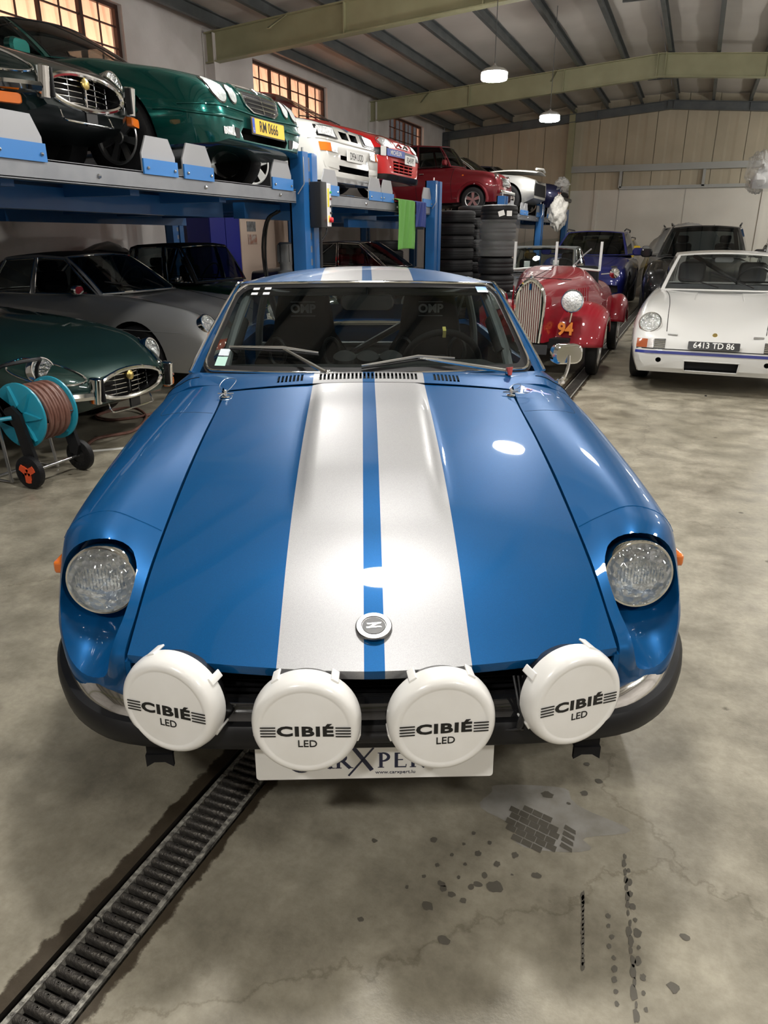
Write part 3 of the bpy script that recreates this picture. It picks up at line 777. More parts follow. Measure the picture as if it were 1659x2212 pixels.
md = cowl.modifiers.new('s','SOLIDIFY'); md.thickness = .003; md.offset = 0
boolean(cowl, [recalc(bb.make('cut', HP, hero))])
bs.make('vent_edges', HP, cowl)['kind'] = 'stuff'
# ---- windscreen
WB = lambda u: Vector((.668*u, 1.545+.075*u*u, .938+.004*u*u))
WT = lambda u: Vector((.570*u, 2.075+.075*u*u, 1.262-.014*u*u))
def ws(u, v): 
    p = WB(u).lerp(WT(u), v); return p+Vector((0,-.018,.028))*(4*v*(1-v)*.35)
def ws_poly(e):
    """rounded outline in (u,v)"""
    out = []
    for cx, cy, a0 in ((1-.085-e,1-.15-e*1.7,0),(-1+.085+e,1-.15-e*1.7,90),(-1+.07+e,.12+e*1.7,180),(1-.07-e,.12+e*1.7,270)):
        rx, ry = (.085,.15) if a0 < 180 else (.07,.12)
        for k in range(9):
            a = math.radians(a0+90*k/8); out.append((cx+rx*math.cos(a), cy+ry*math.sin(a)))
    pts = []
    for i in range(len(out)):
        a, c = out[i], out[(i+1)%len(out)]; n = max(1, int(math.hypot(a[0]-c[0],a[1]-c[1])/.1))
        for k in range(n): pts.append((lerp(a[0],c[0],k/n), lerp(a[1],c[1],k/n)))
    return pts
def fill_uv(poly, fn, name, m, parent, step=.12):
    pts = [Vector(p) for p in poly]; n = len(pts)
    u0, u1 = min(p.x for p in pts), max(p.x for p in pts); v0, v1 = min(p.y for p in pts), max(p.y for p in pts)
    extra = []; y = v0+step*.5
    while y < v1:
        x = u0+step*.5
        while x < u1: extra.append(Vector((x,y))); x += step
        y += step
    r = delaunay_2d_cdt(pts+extra, [(i,(i+1)%n) for i in range(n)], [tuple(range(n))], 1, 1e-6)
    return mesh(name, [fn(p.x,p.y) for p in r[0]], [tuple(f) for f in r[2]], m, parent)
fill_uv(ws_poly(.03), ws, 'windscreen', glassh, hero)
def ringband(e0, e1, lift, m, name):
    a, c = ws_poly(e0), ws_poly(e1); n = min(len(a), len(c))
    A = [ws(*p)+Vector((0,-lift*.6,lift)) for p in a]; rows = []
    # resample inner by nearest parameter
    P = []
    for i in range(len(a)):
        t = i/len(a)*len(c); k = int(t); f = t-k; q0, q1 = c[k%len(c)], c[(k+1)%len(c)]
        P.append(ws(lerp(q0[0],q1[0],f), lerp(q0[1],q1[1],f))+Vector((0,-lift*.6,lift)))
    V = A+P; n = len(a); B_ = B(); B_.add(V, [(i,(i+1)%n,n+(i+1)%n,n+i) for i in range(n)])
    return B_.make(name, m, hero)
ringband(.0, .045, .0015, rubber, 'windscreen_seal')
B().tube([ws(*p)+Vector((0,-.003,.004)) for p in ws_poly(.012)], .0055, 8, closed=True).make('windscreen_trim', chrome, hero)
# tax stickers and toll tag
def wsquad(u0,v0,u1,v1,name,m): B().add([ws(u0,v0)+Vector((0,-.002,.002)), ws(u1,v0)+Vector((0,-.002,.002)), ws(u1,v1)+Vector((0,-.002,.002)), ws(u0,v1)+Vector((0,-.002,.002))], [(0,1,2,3)]).make(name, m, hero, smooth=False)
wsquad(-.925,.07,-.86,.155,'sticker',mat('sticker_green',(.45,.68,.60),.4)); wsquad(-.925,.165,-.86,.23,'sticker',mat('sticker_white',(.66,.72,.78),.4))
for a in (-.87,-.78):
    for v in (.905,.84): wsquad(a,v,a+.05,v+.03,'sticker',mat('sticker_dot',(.72,.73,.73),.4))
wsquad(.84,.885,.925,.945,'sticker',mat('sticker_blue',(.10,.28,.62),.4)); wsquad(.84,.87,.925,.895,'sticker',mat('sticker_white',(.66,.72,.78),.4))
# ---- roof and pillars
rows = []
for j in range(25):
    t = j/24; r = []
    for i in range(41):
        u = -1+2*i/40
        y = lerp(WT(u).y+.004, 2.98, t); hw = .576+.012*math.sin(PI*t)
        zc = lerp(1.266, 1.278, t)+.036*math.sin(PI*min(1,t*1.05)*.95); ze = lerp(1.250, 1.222, t)+.004*math.sin(PI*t)
        r.append(Vector((hw*u, y, ze+(zc-ze)*(1-abs(u)**2.3))))
    rows.append(r)
B().grid(rows).make('roof', HP, hero)
for sx in (-1,1):
    pa = [ws(sx, v) for v in [i/16 for i in range(17)]]
    out = [Vector((p.x+sx*lerp(.040,.012,i/16), p.y+lerp(.03,.045,i/16), p.z-.004)) for i, p in enumerate(pa)]
    B().grid([pa, out]).make('windscreen_pillar', HB, hero)
    rail_ = [o_+Vector((sx*.003,-.002,.004)) for o_ in out]+[Vector((sx*(.590),2.5,1.238)),Vector((sx*.585,2.98,1.212))]
    B().tube(rail_, .007, 8).make('drip_rail', chrome, hero)
# ---- sides, doors and tail as a shell
S2 = [(1.454,[(.56,.925),(.66,.922),(.70,.906),(.768,.874),(.812,.80),(.828,.675),(.820,.50),(.790,.24)]),
      (1.62,[(.672,.944),(.70,.935),(.735,.915),(.780,.880),(.813,.80),(.828,.67),(.820,.49),(.790,.24)]),
      (1.9,[(.70,.930),(.722,.925),(.748,.910),(.785,.875),(.814,.80),(.828,.67),(.820,.48),(.790,.23)]),
      (2.6,[(.71,.912),(.735,.908),(.760,.895),(.790,.862),(.815,.79),(.828,.66),(.82,.47),(.79,.23)]),
      (3.1,[(.68,.945),(.715,.935),(.750,.918),(.790,.880),(.82,.80),(.832,.67),(.822,.47),(.79,.24)]),
      (3.6,[(.64,.945),(.68,.935),(.72,.912),(.77,.872),(.80,.79),(.812,.66),(.80,.48),(.77,.30)]),
      (4.05,[(.57,.86),(.62,.85),(.66,.83),(.70,.79),(.73,.72),(.74,.62),(.73,.48),(.70,.36)])]
for sx in (-1,1):
    sec = [cat([(p[0]*sx,y,p[1]) for p in s], 22) for y, s in S2]
    cols = [cat([s[j] for s in sec], 40) for j in range(22)]
    rows = [[cols[j][i] for j in range(22)] for i in range(40)]
    so_ = B().grid(rows, flip=(sx < 0)).make('side_body', HB, hero)
    md = so_.modifiers.new('s','SOLIDIFY'); md.thickness = .03; md.offset = -1
    arch = recalc(B().cyl((sx*.55,3.125,.31), (sx*1.0,3.125,.31), .335, 48).make('cut', HB, hero))
    boolean(so_, [arch])
    bb = B()                                             # door seams
    for y in (1.56, 2.62):
        i = min(range(40), key=lambda q: abs(rows[q][12].y-y)); bb.tube([p+Vector((sx*.0012,0,.0006)) for p in rows[i][1:]], .0016, 5)
    bb.make('door_seam', blackm, hero)
    B().cyl((sx*.824,2.52,.80),(sx*.845,2.52,.80),.02,12).make('door_handle', chrome, hero)
    # side glass
    bot = lambda u: Vector((sx*lerp(.705,.715,u), lerp(1.72,2.72,u), lerp(.925,.915,u))); top = lambda u: Vector((sx*lerp(.592,.590,u), lerp(2.16,2.72,u), lerp(1.236,1.232,u)))
    B().grid([[bot(i/8).lerp(top(i/8), v/5)+Vector((sx*.012*math.sin(PI*v/5),0,0)) for i in range(9)] for v in range(6)]).make('side_window', glassh, hero)
    bot2 = [Vector((sx*.715,2.75,.915)), Vector((sx*.70,3.25,.945))]; top2 = [Vector((sx*.590,2.75,1.230)), Vector((sx*.60,3.12,1.10))]
    B().grid([bot2, top2]).make('quarter_window', glassh, hero)
    B().grid([[Vector((sx*.585,2.98,1.214)),Vector((sx*.64,3.55,.955))],[Vector((sx*.59,2.75,1.234)),Vector((sx*.70,3.28,.948))]], flip=sx<0).make('rear_pillar', HB, hero)
    B().tube([bot2[0], top2[0]], .014, 6).make('door_pillar', HB, hero)
# hatch with glass
def hz(u, v):
    y = lerp(2.98,3.95,v); hw = lerp(.585,.60,v); zc = lerp(1.278,.90,v**1.15); return Vector((hw*u, y, zc-.05*u*u*(1-.4*v)))
def fr(u0,u1,v0,v1,n=10): return [[hz(lerp(u0,u1,i/n), lerp(v0,v1,j/n)) for i in range(n+1)] for j in range(n+1)]
bb = B()
for q in ((-1,1,0,.10),(-1,1,.66,1),(-1,-.84,.10,.66),(.84,1,.10,.66)): bb.grid(fr(*q))
bb.make('hatch', HB, hero); B().grid(fr(-.84,.84,.10,.66)).make('hatch_glass', glassc, hero)
B().grid([[Vector((x,4.05,z)) for x in (-.70,-.3,.3,.70)] for z in (.36,.6,.86)]).make('tail_panel', HB, hero, smooth=False)
B().grid([[Vector((-.57,3.95,.88)),Vector((.57,3.95,.88))],[Vector((-.57,4.06,.86)),Vector((.57,4.06,.86))]]).make('tail_lip', HB, hero)
B().rbox((0,4.10,.48),(1.5,.10,.10),.03,axis=0).make('rear_bumper', chrome, hero)
for sx in (-1,1): B().rbox((sx*.47,4.055,.66),(.36,.03,.15),.02,axis=1).make('tail_lamp', redlens, hero)
# underbody
B().box((0,2.3,.24), (1.30,3.6,.06)).make('underbody', blackm, hero, smooth=False)
B().box((0,1.20,.42), (1.0,1.9,.30)).make('engine_block', voidm, hero, smooth=False)
# ---- wheels
def wheel(parent, x, y, r, wdt, rimm, style='steel', rr=None, name='wheel'):
    """tyre as the part, rim its sub-part; axle along x; outer face away from the centre line"""
    s = 1 if x > 0 else -1; M_ = TR((x,y,r), (0, s*PI/2, 0)); h = wdt/2; ri = rr or r*.66
    t = B().lathe([(ri*.96,-h*.8),(ri,-h*.95),(r*.86,-h),(r*.96,-h*.88),(r,-h*.6),(r,h*.6),(r*.96,h*.88),(r*.86,h),(ri,h*.95),(ri*.96,h*.8)], 40, M_).make(name, tyrem, parent)
    b = B()
    b.lathe([(ri*.97,-h*.8),(ri*.99,h*.9),(ri*.95,h*.97),(ri*.88,h*.9),(ri*.84,h*.5)], 40, M_)
    if style == 'steel': b.lathe([(ri*.86,h*.5),(ri*.7,h*.25),(ri*.55,h*.55),(ri*.4,h*.7),(ri*.22,h*.72),(ri*.18,h*.95),(0,h)], 40, M_)
    else:
        nsp = int(style)
        b.lathe([(0,h*.75),(ri*.2,h*.75),(ri*.26,h*.6),(ri*.26,h*.2),(0,h*.2)], 24, M_)
        for k in range(nsp):
            a = 2*PI*k/nsp; wd = ri*1.5/nsp*.75
            q = [(ri*.2,-wd*.6),(ri*.87,-wd*.9),(ri*.87,wd*.9),(ri*.2,wd*.6)]
            b.prism(q, M_@Matrix.Rotation(a,4,'Z')@Matrix.Translation((0,0,h*.42)), h*.24)
    b.make('rim', rimm, t)
    B().lathe([(ri*.86,-h*.3),(ri*.5,-h*.25),(0,-h*.25)], 24, M_).make('brake_disc', mat('brake_dark',(.05,.05,.05),.5,.6), t)
    return t
silverrim = mat('silver_rim', (.55,.55,.55), .3, .9)
for x, y in ((-.70,.82),(.70,.82),(-.70,3.125),(.70,3.125)): wheel(hero, x, y, .305, .19, silverrim, '5')
# ---- wipers
wiperm = mat('wiper_steel', (.62,.62,.60), .22, 1)
def wiper(px, py, pz, uv):
    P = [Vector((px,py,pz))]+[ws(u,v)+Vector((0,-.016,.020)) for u, v in uv]
    b = B(); b.tube(P[:2], [.010,.0065], 8); b.ball(P[0], .016, 10)
    o = b.make('wiper_arm', wiperm, hero)
    a, c = P[2], P[3]; mid = P[1]
    b = B(); b.tube([a, mid+Vector((0,-.004,.004)), c], [.004,.007,.004], 6); b.make('wiper_bridge', wiperm, o)
    b = B(); b.tube([a+Vector((0,.008,-.010)), mid+Vector((0,.008,-.012)), c+Vector((0,.008,-.010))], .0035, 6); b.make('wiper_blade', rubber, o)
wiper(-.155,1.487,.960, [(-.52,.205),(-.86,.215),(-.30,.17)])
wiper(.545,1.545,.955, [(.30,.125),(-.04,.055),(.52,.11)])
o = B().tube([(.545,1.525,.975),(.548,1.520,.945)], [.014,.007], 8).make('red_tag', mat('red_tag',(.62,.10,.08),.5), hero)
# triangular marshal sticker
tri = mat('triangle_blue', (.05,.09,.50), .35); B().add([cz_(.535,1.43,.003),cz_(.70,1.43,.003)*1.0,Vector((.555,1.50,cz_(.555,1.5,0).z+.003))], [(0,1,2)])
def fq(pts, name, m):
    V = [fz(x, y, .0012) for x, y in pts]; B().add(V, [tuple(range(len(V)))]).make(name, m, hero, smooth=False)
fq([(.555,1.35),(.70,1.335),(.575,1.43)], 'triangle_sticker', mat('triangle_white',(.75,.75,.78),.35)); 
V = [fz(x,y,.0022) for x,y in ((.570,1.357),(.672,1.347),(.583,1.412))]; B().add(V,[(0,1,2)]).make('triangle_print', tri, hero, smooth=False)
V = [fz(x,y,.0030) for x,y in ((.582,1.378),(.600,1.374),(.610,1.382),(.588,1.392))]; B().add(V,[(0,1,2,3)]).make('triangle_mark', mat('mark_red',(.65,.05,.05),.4), hero, smooth=False)
# ---- hood pins with wire loops
for sx in (-1,1):
    px, py = sx*.515, 1.325; z = hood_z(px,py)
    b = B(); b.lathe([(.017,0),(.016,.003),(.006,.004),(.006,.022),(.004,.026),(0,.026)], 16, Matrix.Translation((px,py,z))); b.cyl((px-.028,py,z+.012),(px+.028,py+.004,z+.012),.0028,6); b.cyl((px,py-.02,z+.014),(px,py+.02,z+.010),.0035,6)
    o = b.make('hood_pin', chrome, hero)
    b = B()
    for q in (((0,0),(-.03,.05),(-.02,.13),(.02,.12),(.015,.05),(0,0)) if sx < 0 else ((0,0),(.05,.01),(.07,-.01),(.05,-.04),(.01,-.03),(0,0)), ((0,0),(-.012,-.05),(.0,-.09),(.03,-.085),(.03,-.04),(0,0)) if sx < 0 else ((0,0),(.03,.02),(.045,.045),(.02,.05),(0,.02),(0,0))):
        P = cat([Vector((px+p[0], py+p[1], 0)) for p in q], 26)
        b.tube([Vector((p.x,p.y,max(hood_z(p.x,p.y), zh(p.y)+.01)+.006+.008*math.sin(PI*i/25))) for i, p in enumerate(P)], .0011, 5)
    b.make('wire_loop', steel, o)
# ---- door mirror, chrome, on the driver side
b = B(); b.tube(cat([(.765,1.60,.905),(.785,1.60,.93),(.80,1.62,.965),(.805,1.64,1.0)], 12), [.010]*4+[.007]*8, 8); b.lathe([(.022,-.004),(.02,.006),(.008,.012)], 16, Matrix.Translation((.765,1.60,.903)))
mo = b.make('mirror_arm', chrome, hero)
B().rbox((.800,1.665,1.005), (.125,.055,.078), .030, axis=1, seg=5, rot=(0,0,.15)).make('mirror_head', chrome, mo)
# ---- interior
trim_ = mat('cabin_black', (.010,.010,.011), .85); fab = mat('seat_fabric', (.006,.006,.007), .9, spec=.2)
rows = []
for j, (y, z) in enumerate(((1.64,.905),(1.72,.93),(1.82,.94),(1.93,.925),(1.98,.88),(1.97,.76),(1.95,.6))): rows.append([Vector((x, y-.03*(x/.66)**2*0, z+(.018 if .16 < x < .50 and 2 <= j <= 4 else 0))) for x in [-.66+.055*i for i in range(25)]])
B().grid(rows).make('dashboard', trim_, hero)
for x in (-.10,0,.10): B().lathe([(.052,0),(.05,.03),(.03,.045),(0,.046)], 20, facing((x,1.90,.935),(0,-.3,1))).make('gauge_hood', trim_, hero)
B().box((0,2.6,.36), (1.3,2.0,.04)).make('cabin_floor', blackm, hero, smooth=False)
for sx in (-1,1): B().box((sx*.70,2.2,.62), (.03,1.3,.50)).make('door_card', blackm, hero, smooth=False)
B().box((0,3.45,.70), (1.2,1.0,.04)).make('luggage_floor', blackm, hero, smooth=False)
def seat(x):
    out = [(0,0,.20),(.12,.02,.24),(.28,.03,.26),(.42,.04,.25),(.50,.04,.20),(.56,.05,.155),(.66,.07,.14),(.73,.09,.125),(.765,.10,.085),(.775,.10,.03)]
    rows = []
    for z, dy, hw in out:
        r = []
        for k in range(24):
            a = 2*PI*k/24; c_, s_ = math.cos(a), math.sin(a)
            wing = .07*abs(c_)**3*(1 if .2 < z < .52 else .35)
            r.append(Vector((x+hw*(abs(c_)**.7)*(1 if c_ > 0 else -1), 2.42+dy+.055*s_-wing, .44+z)))
        r.append(r[0]); rows.append(r)
    b = B().grid(rows); b.add(rows[-1][:-1], [tuple(range(24))])
    o = b.make('seat', fab, hero)
    b = B()
    for sx in (-1,1):
        b.tube([Vector((x+sx*.135+.05*math.cos(t)*(.8), 2.395, .44+.47+.065*math.sin(t))) for t in [2*PI*i/16 for i in range(16)]], .011, 6, closed=True)
    b.make('harness_slot', blackp, o)
    g = mat('grey_print', (.30,.30,.31), .6)
    Mt = facing((x,2.418,1.115),(0,-1,.12)); text('OMP', .055, g, o, Mt, bold=.0022, sx=1.05)
    b = B()
    for dz in (-.033,.033): b.prism([(-.06,dz-.0016),(.06,dz-.0016),(.06,dz+.0016),(-.06,dz+.0016)], Mt, .001)
    b.make('print_line', g, o, smooth=False)
    B().rbox((x,2.22,.52), (.46,.50,.14), .05, axis=0).make('seat_cushion', fab, o)
seat(-.315); seat(.315)
Msw = facing((.335,2.02,.905),(0,-.95,.45)) if False else facing((.335,2.03,.90),(0,.92,.42))
b = B(); b.tube([Msw@Vector((.172*math.cos(t),.172*math.sin(t),0)) for t in [2*PI*i/40 for i in range(40)]], .015, 10, closed=True)
for a in (0,PI,PI*1.5): b.prism([(.03,-.012),(.165,-.012),(.165,.012),(.03,.012)], Msw@Matrix.Rotation(a,4,'Z'), .004)
b.lathe([(.045,-.01),(.045,.02),(0,.025)], 20, Msw)
o = b.make('steering_wheel', fab, hero); B().box((0,.172,0),(.014,.034,.034)).make('centre_mark', mat('yellow_mark',(.5,.42,.10),.5), o).matrix_local = Msw
# rear view mirror
b = B(); b.rbox((0.0,2.06,1.175),(.235,.03,.066),.028,axis=1,seg=5); b.cyl((0.0,2.07,1.20),(0.0,2.09,1.255),.005,8); b.make('rear_view_mirror', blackp, hero)
# roll cage
b = B()
for sx in (-1,1):
    b.tube(cat([(sx*.60,1.78,.60),(sx*.60,1.80,.92),(sx*.535,2.14,1.205),(sx*.53,2.5,1.235),(sx*.54,2.80,1.20),(sx*.60,2.86,.95),(sx*.62,2.88,.5)], 30), .02, 8)
    b.tube([(sx*.53,2.82,1.19),(sx*.52,3.5,.80)], .02, 8)
b.tube([(-.54,2.80,1.20),(.54,2.80,1.20)], .02, 8); b.tube([(-.54,2.14,1.215),(.54,2.14,1.215)], .018, 8); b.tube([(-.60,2.87,.88),(.60,2.87,.88)], .018, 8); b.tube([(.54,2.80,1.19),(-.60,2.88,.55)], .018, 8)
b.make('roll_cage', mat('cage_grey',(.10,.105,.11),.5), hero)
b = B()
for sx in (-1,1): b.tube([(sx*.585,1.86,.975),(sx*.555,2.02,1.10)], .034, 10)
b.make('cage_padding', blackm, hero)
B().box((0,2.95,.80),(1.15,.01,.03)).make('strut_bar', steel, hero, smooth=False)
# ================================================================== CAR KIT
class Car:
    """local frame: x across, y back from the nose, z up; nose faces -y"""
    def __init__(s, name, label, cat_, loc, rz, pm, T, L, cuts=(), wheels=None, group=None, nst=56, arch=None):
        s.root = thing(name, label, cat_, loc, rz, group); s.pm = pm; s.T = T; s.L = L
        g = lambda k, y: interp(T[k], y)
        rows = []
        for i in range(nst+1):
            t = i/nst; y = L*(t*.55+.45*(3*t*t-2*t**3))
            zc, zs, xs, W, zw, zb, wb = (g(k, y) for k in ('zc','zs','xs','W','zw','zb','wb'))
            half = cat([(0,y,zc),(xs*.5,y,lerp(zc,zs,.32)),(xs,y,zs),(lerp(xs,W,.74),y,lerp(zs,zw,.34)),(W,y,zw),(lerp(W,wb,.25),y,lerp(zw,zb,.55)),(wb,y,zb)], 25)
            half[0].x = 0
            full = half+[Vector((-p.x,p.y,p.z)) for p in half[:0:-1]]
            rows.append(full)
        m = len(rows[0]); V = [p for r in rows for p in r]; F = []; n = len(rows)
        for i in range(n-1):
            for j in range(m): F.append((i*m+j, i*m+(j+1)%m, (i+1)*m+(j+1)%m, (i+1)*m+j))
        F.append(tuple(range(m-1,-1,-1))); F.append(tuple((n-1)*m+j for j in range(m)))
        s.body = recalc(mesh('body', V, F, pm, s.root))
        s.bvh = BVHTree.FromPolygons([v.co.copy() for v in s.body.data.vertices], [tuple(p.vertices) for p in s.body.data.polygons])
        cs = []
        for poly, depth in cuts:                             # openings cut into the nose, seen from the front
            cs.append(recalc(B().prism(poly, TR((0,depth,0),(PI/2,0,0)), depth+.6).make('cut', blackp, s.root)))
        if wheels:
            yf, yr, tr, r, w_, rm, style = wheels
            ar = arch or r*1.13
            for y in (yf, yr):
                for sx in (-1,1):
                    cs.append(recalc(B().cyl((sx*(tr-.20),y,r*1.02),(sx*(tr+.6),y,r*1.02),ar,36).make('cut', blackm, s.root)))
        if cs: boolean(s.body, cs)
        if wheels:
            for y in (yf, yr):
                for sx in (-1,1): wheel(s.root, sx*tr, y, r, w_, rm, style)
    def pt(s, view, a, b, off=.003):
        if view == 'F': o, d = Vector((a,-3,b)), Vector((0,1,0))
        elif view == 'T': o, d = Vector((a,b,5)), Vector((0,0,-1))
        elif view == 'R': o, d = Vector((4,a,b)), Vector((-1,0,0))
        else: o, d = Vector((-4,a,b)), Vector((1,0,0))
        h = s.bvh.ray_cast(o, d)
        if h[0] is None: h = s.bvh.find_nearest(o+d*3)
        nn = h[1] if h[1].dot(d) < 0 else -h[1]
        return h[0]+nn*off
    def patch(s, name, poly, view, m, off=.004, mirror=False, parent=None, step=.07):
        out = []
        for sg in ((1,-1) if mirror else (1,)):
            pl = []
            P = [Vector(p) for p in poly]
            for i in range(len(P)):
                a, c = P[i], P[(i+1)%len(P)]; k = max(1, int((a-c).length/step))
                pl += [a.lerp(c, q/k) for q in range(k)]
            n = len(pl); x0, x1 = min(p.x for p in pl), max(p.x for p in pl); y0, y1 = min(p.y for p in pl), max(p.y for p in pl)
            ex = []; y = y0+step*.6
            while y < y1:
                x = x0+step*.6
                while x < x1: ex.append(Vector((x,y))); x += step
                y += step
            r = delaunay_2d_cdt(pl+ex, [(i,(i+1)%n) for i in range(n)], [tuple(range(n))], 1, 1e-6)
            V = []
            for p in r[0]:
                if view in 'FT': V.append(s.pt(view, p.x*sg, p.y, off))
                else: V.append(s.pt(view if sg > 0 else ('L' if view == 'R' else 'R'), p.x, p.y, off))
            out.append(mesh(name, V, [tuple(f) for f in r[2]], m, parent or s.root))
        return out
    def line(s, name, pts, view, r, m, mirror=False, closed=False, n=40, off=.002, smooth=True):
        for sg in ((1,-1) if mirror else (1,)):
            P = [Vector((p[0],p[1],0)) for p in pts]
            if closed: P = P+[P[0]]
            Q = cat(P, n) if smooth else [P[i].lerp(P[i+1], k/8) for i in range(len(P)-1) for k in range(8)]+[P[-1]]
            if closed: Q = Q[:-1]
            if view in 'FT': W_ = [s.pt(view, q.x*sg, q.y, off) for q in Q]
            else: W_ = [s.pt(view if sg > 0 else ('L' if view == 'R' else 'R'), q.x, q.y, off) for q in Q]
            B().tube(W_, r, 6, closed=closed).make(name, m, s.root)
    def lamp(s, p, d, r, mirror=True, depth=.05, ring=True, name='headlight', sy=1.0, ringm=None):
        for sg in ((1,-1) if mirror else (1,)):
            M_ = facing((p[0]*sg,p[1],p[2]), (d[0]*sg,d[1],d[2]))@Matrix.Diagonal((1,sy,1,1))
            o = B().lathe([(r*1.10,-depth),(r*1.12,0),(r*1.06,r*.12),(r*.97,r*.12),(r*.95,0)], 32, M_).make(name, ringm or chrome, s.root)
            B().lathe([(r*.97,0),(r*.8,-r*.25),(r*.4,-r*.45),(0,-r*.5)], 28, M_).make('reflector', reflm, o)
            B().lathe([(r*.97,r*.06),(r*.7,r*.18),(r*.35,r*.24),(0,r*.26)], 28, M_).make('lens', lensg, o)
    def plate(s, p, w_, h, txt, bg, fg, tilt=0, size=None, yaw=0, sx=.8, bold=.001):
        M_ = TR((p[0],p[1],p[2]), (PI/2-tilt,0,yaw))
        o = B().prism(rrect(w_,h,.008), M_, .006).make('number_plate', bg, s.root, smooth=False)
        if txt: text(txt, size or h*.78, fg, o, M_@Matrix.Translation((0,0,.0068)), bold=bold, sx=sx)
        return o, M_
    def gh(s, base, roof, wsb, wst, rwb, rwt, gm, fm=None, crown=.03, fw=.035, sideglass=None, trim=None, cabin=True, roofm=None, rearglass=True):
        """greenhouse; base/roof: corner points on the +x side from windscreen pillar to rear pillar"""
        fm = fm or s.pm; R_ = s.root
        base = [Vector(p) for p in base]; roof = [Vector(p) for p in roof]
        def front(u, c, e): return Vector((e.x*u, lerp(c[0],e.y,u*u), lerp(c[1],e.z,u*u)))
        def panel(bot, top, name, gname, fl, fr_, fb, ft, bulge, flip=False, n=14, glz=True):
            S = lambda u, v: bot(u).lerp(top(u), v)+bulge*(4*v*(1-v))
            wb_, ht = max(.02,(bot(1)-bot(0)).length), max(.02,(top(.5)-bot(.5)).length)
            wt_ = max(.02,(top(1)-top(0)).length)
            u0, u1 = fl/max(wb_,wt_), 1-fr_/max(wb_,wt_); v0, v1 = fb/ht, 1-ft/ht
            G = lambda a,b_,c,d: [[S(lerp(a,b_,i/n), lerp(c,d,j/6)) for i in range(n+1)] for j in range(7)]
            b = B()
            if glz:
                for q in ((0,1,0,v0),(0,1,v1,1),(0,u0,v0,v1),(u1,1,v0,v1)): b.grid(G(*q), flip)
                fo = b.make(name, fm, R_)
                B().grid(G(u0,u1,v0,v1), flip).make(gname, gm, R_)
                if trim:
                    loop = [S(lerp(u0,u1,i/n),v0) for i in range(n+1)]+[S(u1,lerp(v0,v1,j/6)) for j in range(1,7)]+[S(lerp(u1,u0,i/n),v1) for i in range(1,n+1)]+[S(u0,lerp(v1,v0,j/6)) for j in range(1,6)]
                    B().tube(loop, .008, 5, closed=True).make('window_trim', trim, R_)
            else: b.grid(G(0,1,0,1), flip).make(name, fm, R_)
        A, D = base[0], base[-1]; RA, RD = roof[0], roof[-1]
        panel(lambda u: front(2*u-1, wsb, A), lambda u: front(2*u-1, wst, RA), 'windscreen_frame', 'windscreen', fw, fw, fw*.6, fw*.8, Vector((0,-.012,.012)))
        panel(lambda u: front(2*u-1, rwb, D), lambda u: front(2*u-1, rwt, RD), 'rear_frame', 'rear_window', fw*2, fw*2, fw, fw, Vector((0,.01,.012)), flip=True, glz=rearglass)
        for i in range(len(base)-1):
            for sx in (-1,1):
                q = lambda v: Vector((v.x*sx, v.y, v.z))
                gl = sideglass[i] if sideglass else True
                panel(lambda u: q(base[i].lerp(base[i+1],u)), lambda u: q(roof[i].lerp(roof[i+1],u)), 'side_frame', 'side_window', fw*.8, fw*.8, fw*.3, fw, Vector((sx*.012,0,0)), flip=(sx<0), n=6, glz=gl)
        rows = []; nt = 16; RP = [r for r in roof]
        for j in range(nt+1):
            t = j/nt; yv = lerp(roof[0].y, roof[-1].y, t); k = 0
            while k < len(roof)-2 and roof[k+1].y < yv: k += 1
            f = (yv-roof[k].y)/max(1e-6, roof[k+1].y-roof[k].y); e = roof[k].lerp(roof[k+1], f)
            cy = lerp(wst[0], rwt[0], t); czz = lerp(wst[1], rwt[1], t)+crown*math.sin(PI*t)
            rows.append([Vector((e.x*u, lerp(cy,e.y,u*u), czz+(e.z-czz)*abs(u)**2.2)) for u in [-1+i/12 for i in range(25)]])
        B().grid(rows).make('roof', roofm or fm, R_)
        if cabin:
            V = [Vector((p.x*.97,p.y,p.z-.012)) for p in base]; V = V+[Vector((-p.x,p.y,p.z)) for p in V[::-1]]
            B().add(V, [tuple(range(len(V)))]).make('cabin', blackm, R_, smooth=False)
    def seats(s, x, y, z, h=.32, w_=.36, m=None):
        for sg in (-1,1):
            b = B(); b.rbox((sg*x,y,z+h*.32), (w_,.12,h*.64), .05, axis=1); b.rbox((sg*x,y+.02,z+h*.82), (w_*.6,.09,h*.34), .04, axis=1); b.make('seat', m or blackm, s.root)
    def wheelring(s, x, y, z, r=.18):
        M_ = facing((x,y,z),(0,.9,.45)); b = B(); b.tube([M_@Vector((r*math.cos(t),r*math.sin(t),0)) for t in [2*PI*i/28 for i in range(28)]], .012, 6, closed=True)
        b.box((0,0,0),(.02,.02,.02)); b.prism([(-r,-.01),(r,-.01),(r,.01),(-r,.01)], M_, .005); b.make('steering_wheel', blackp, s.root)
    def mirror(s, p, sz, m, sides=(1,-1)):
        for sg in sides:
            b = B(); b.rbox((sg*p[0],p[1],p[2]), sz, sz[2]*.4, axis=1, seg=4); b.box((sg*(p[0]-sz[0]*.55),p[1],p[2]-sz[2]*.35),(sz[0]*.6,.03,.025)); b.make('door_mirror', m, s.root)
    def wipers(s, pts, m=blackp):
        for a, c in pts: 
            b = B(); b.tube([a, Vector(a).lerp(Vector(c),.5)+Vector((0,-.012,.014)), c], .007, 5); b.make('wiper', m, s.root)
def ell(cx, cz, rx, rz, n=28): return [(cx+rx*math.cos(2*PI*i/n), cz+rz*math.sin(2*PI*i/n)) for i in range(n)]
def K(*v):
    """pairs y,v,y,v..."""
    return [(v[i], v[i+1]) for i in range(0, len(v), 2)]
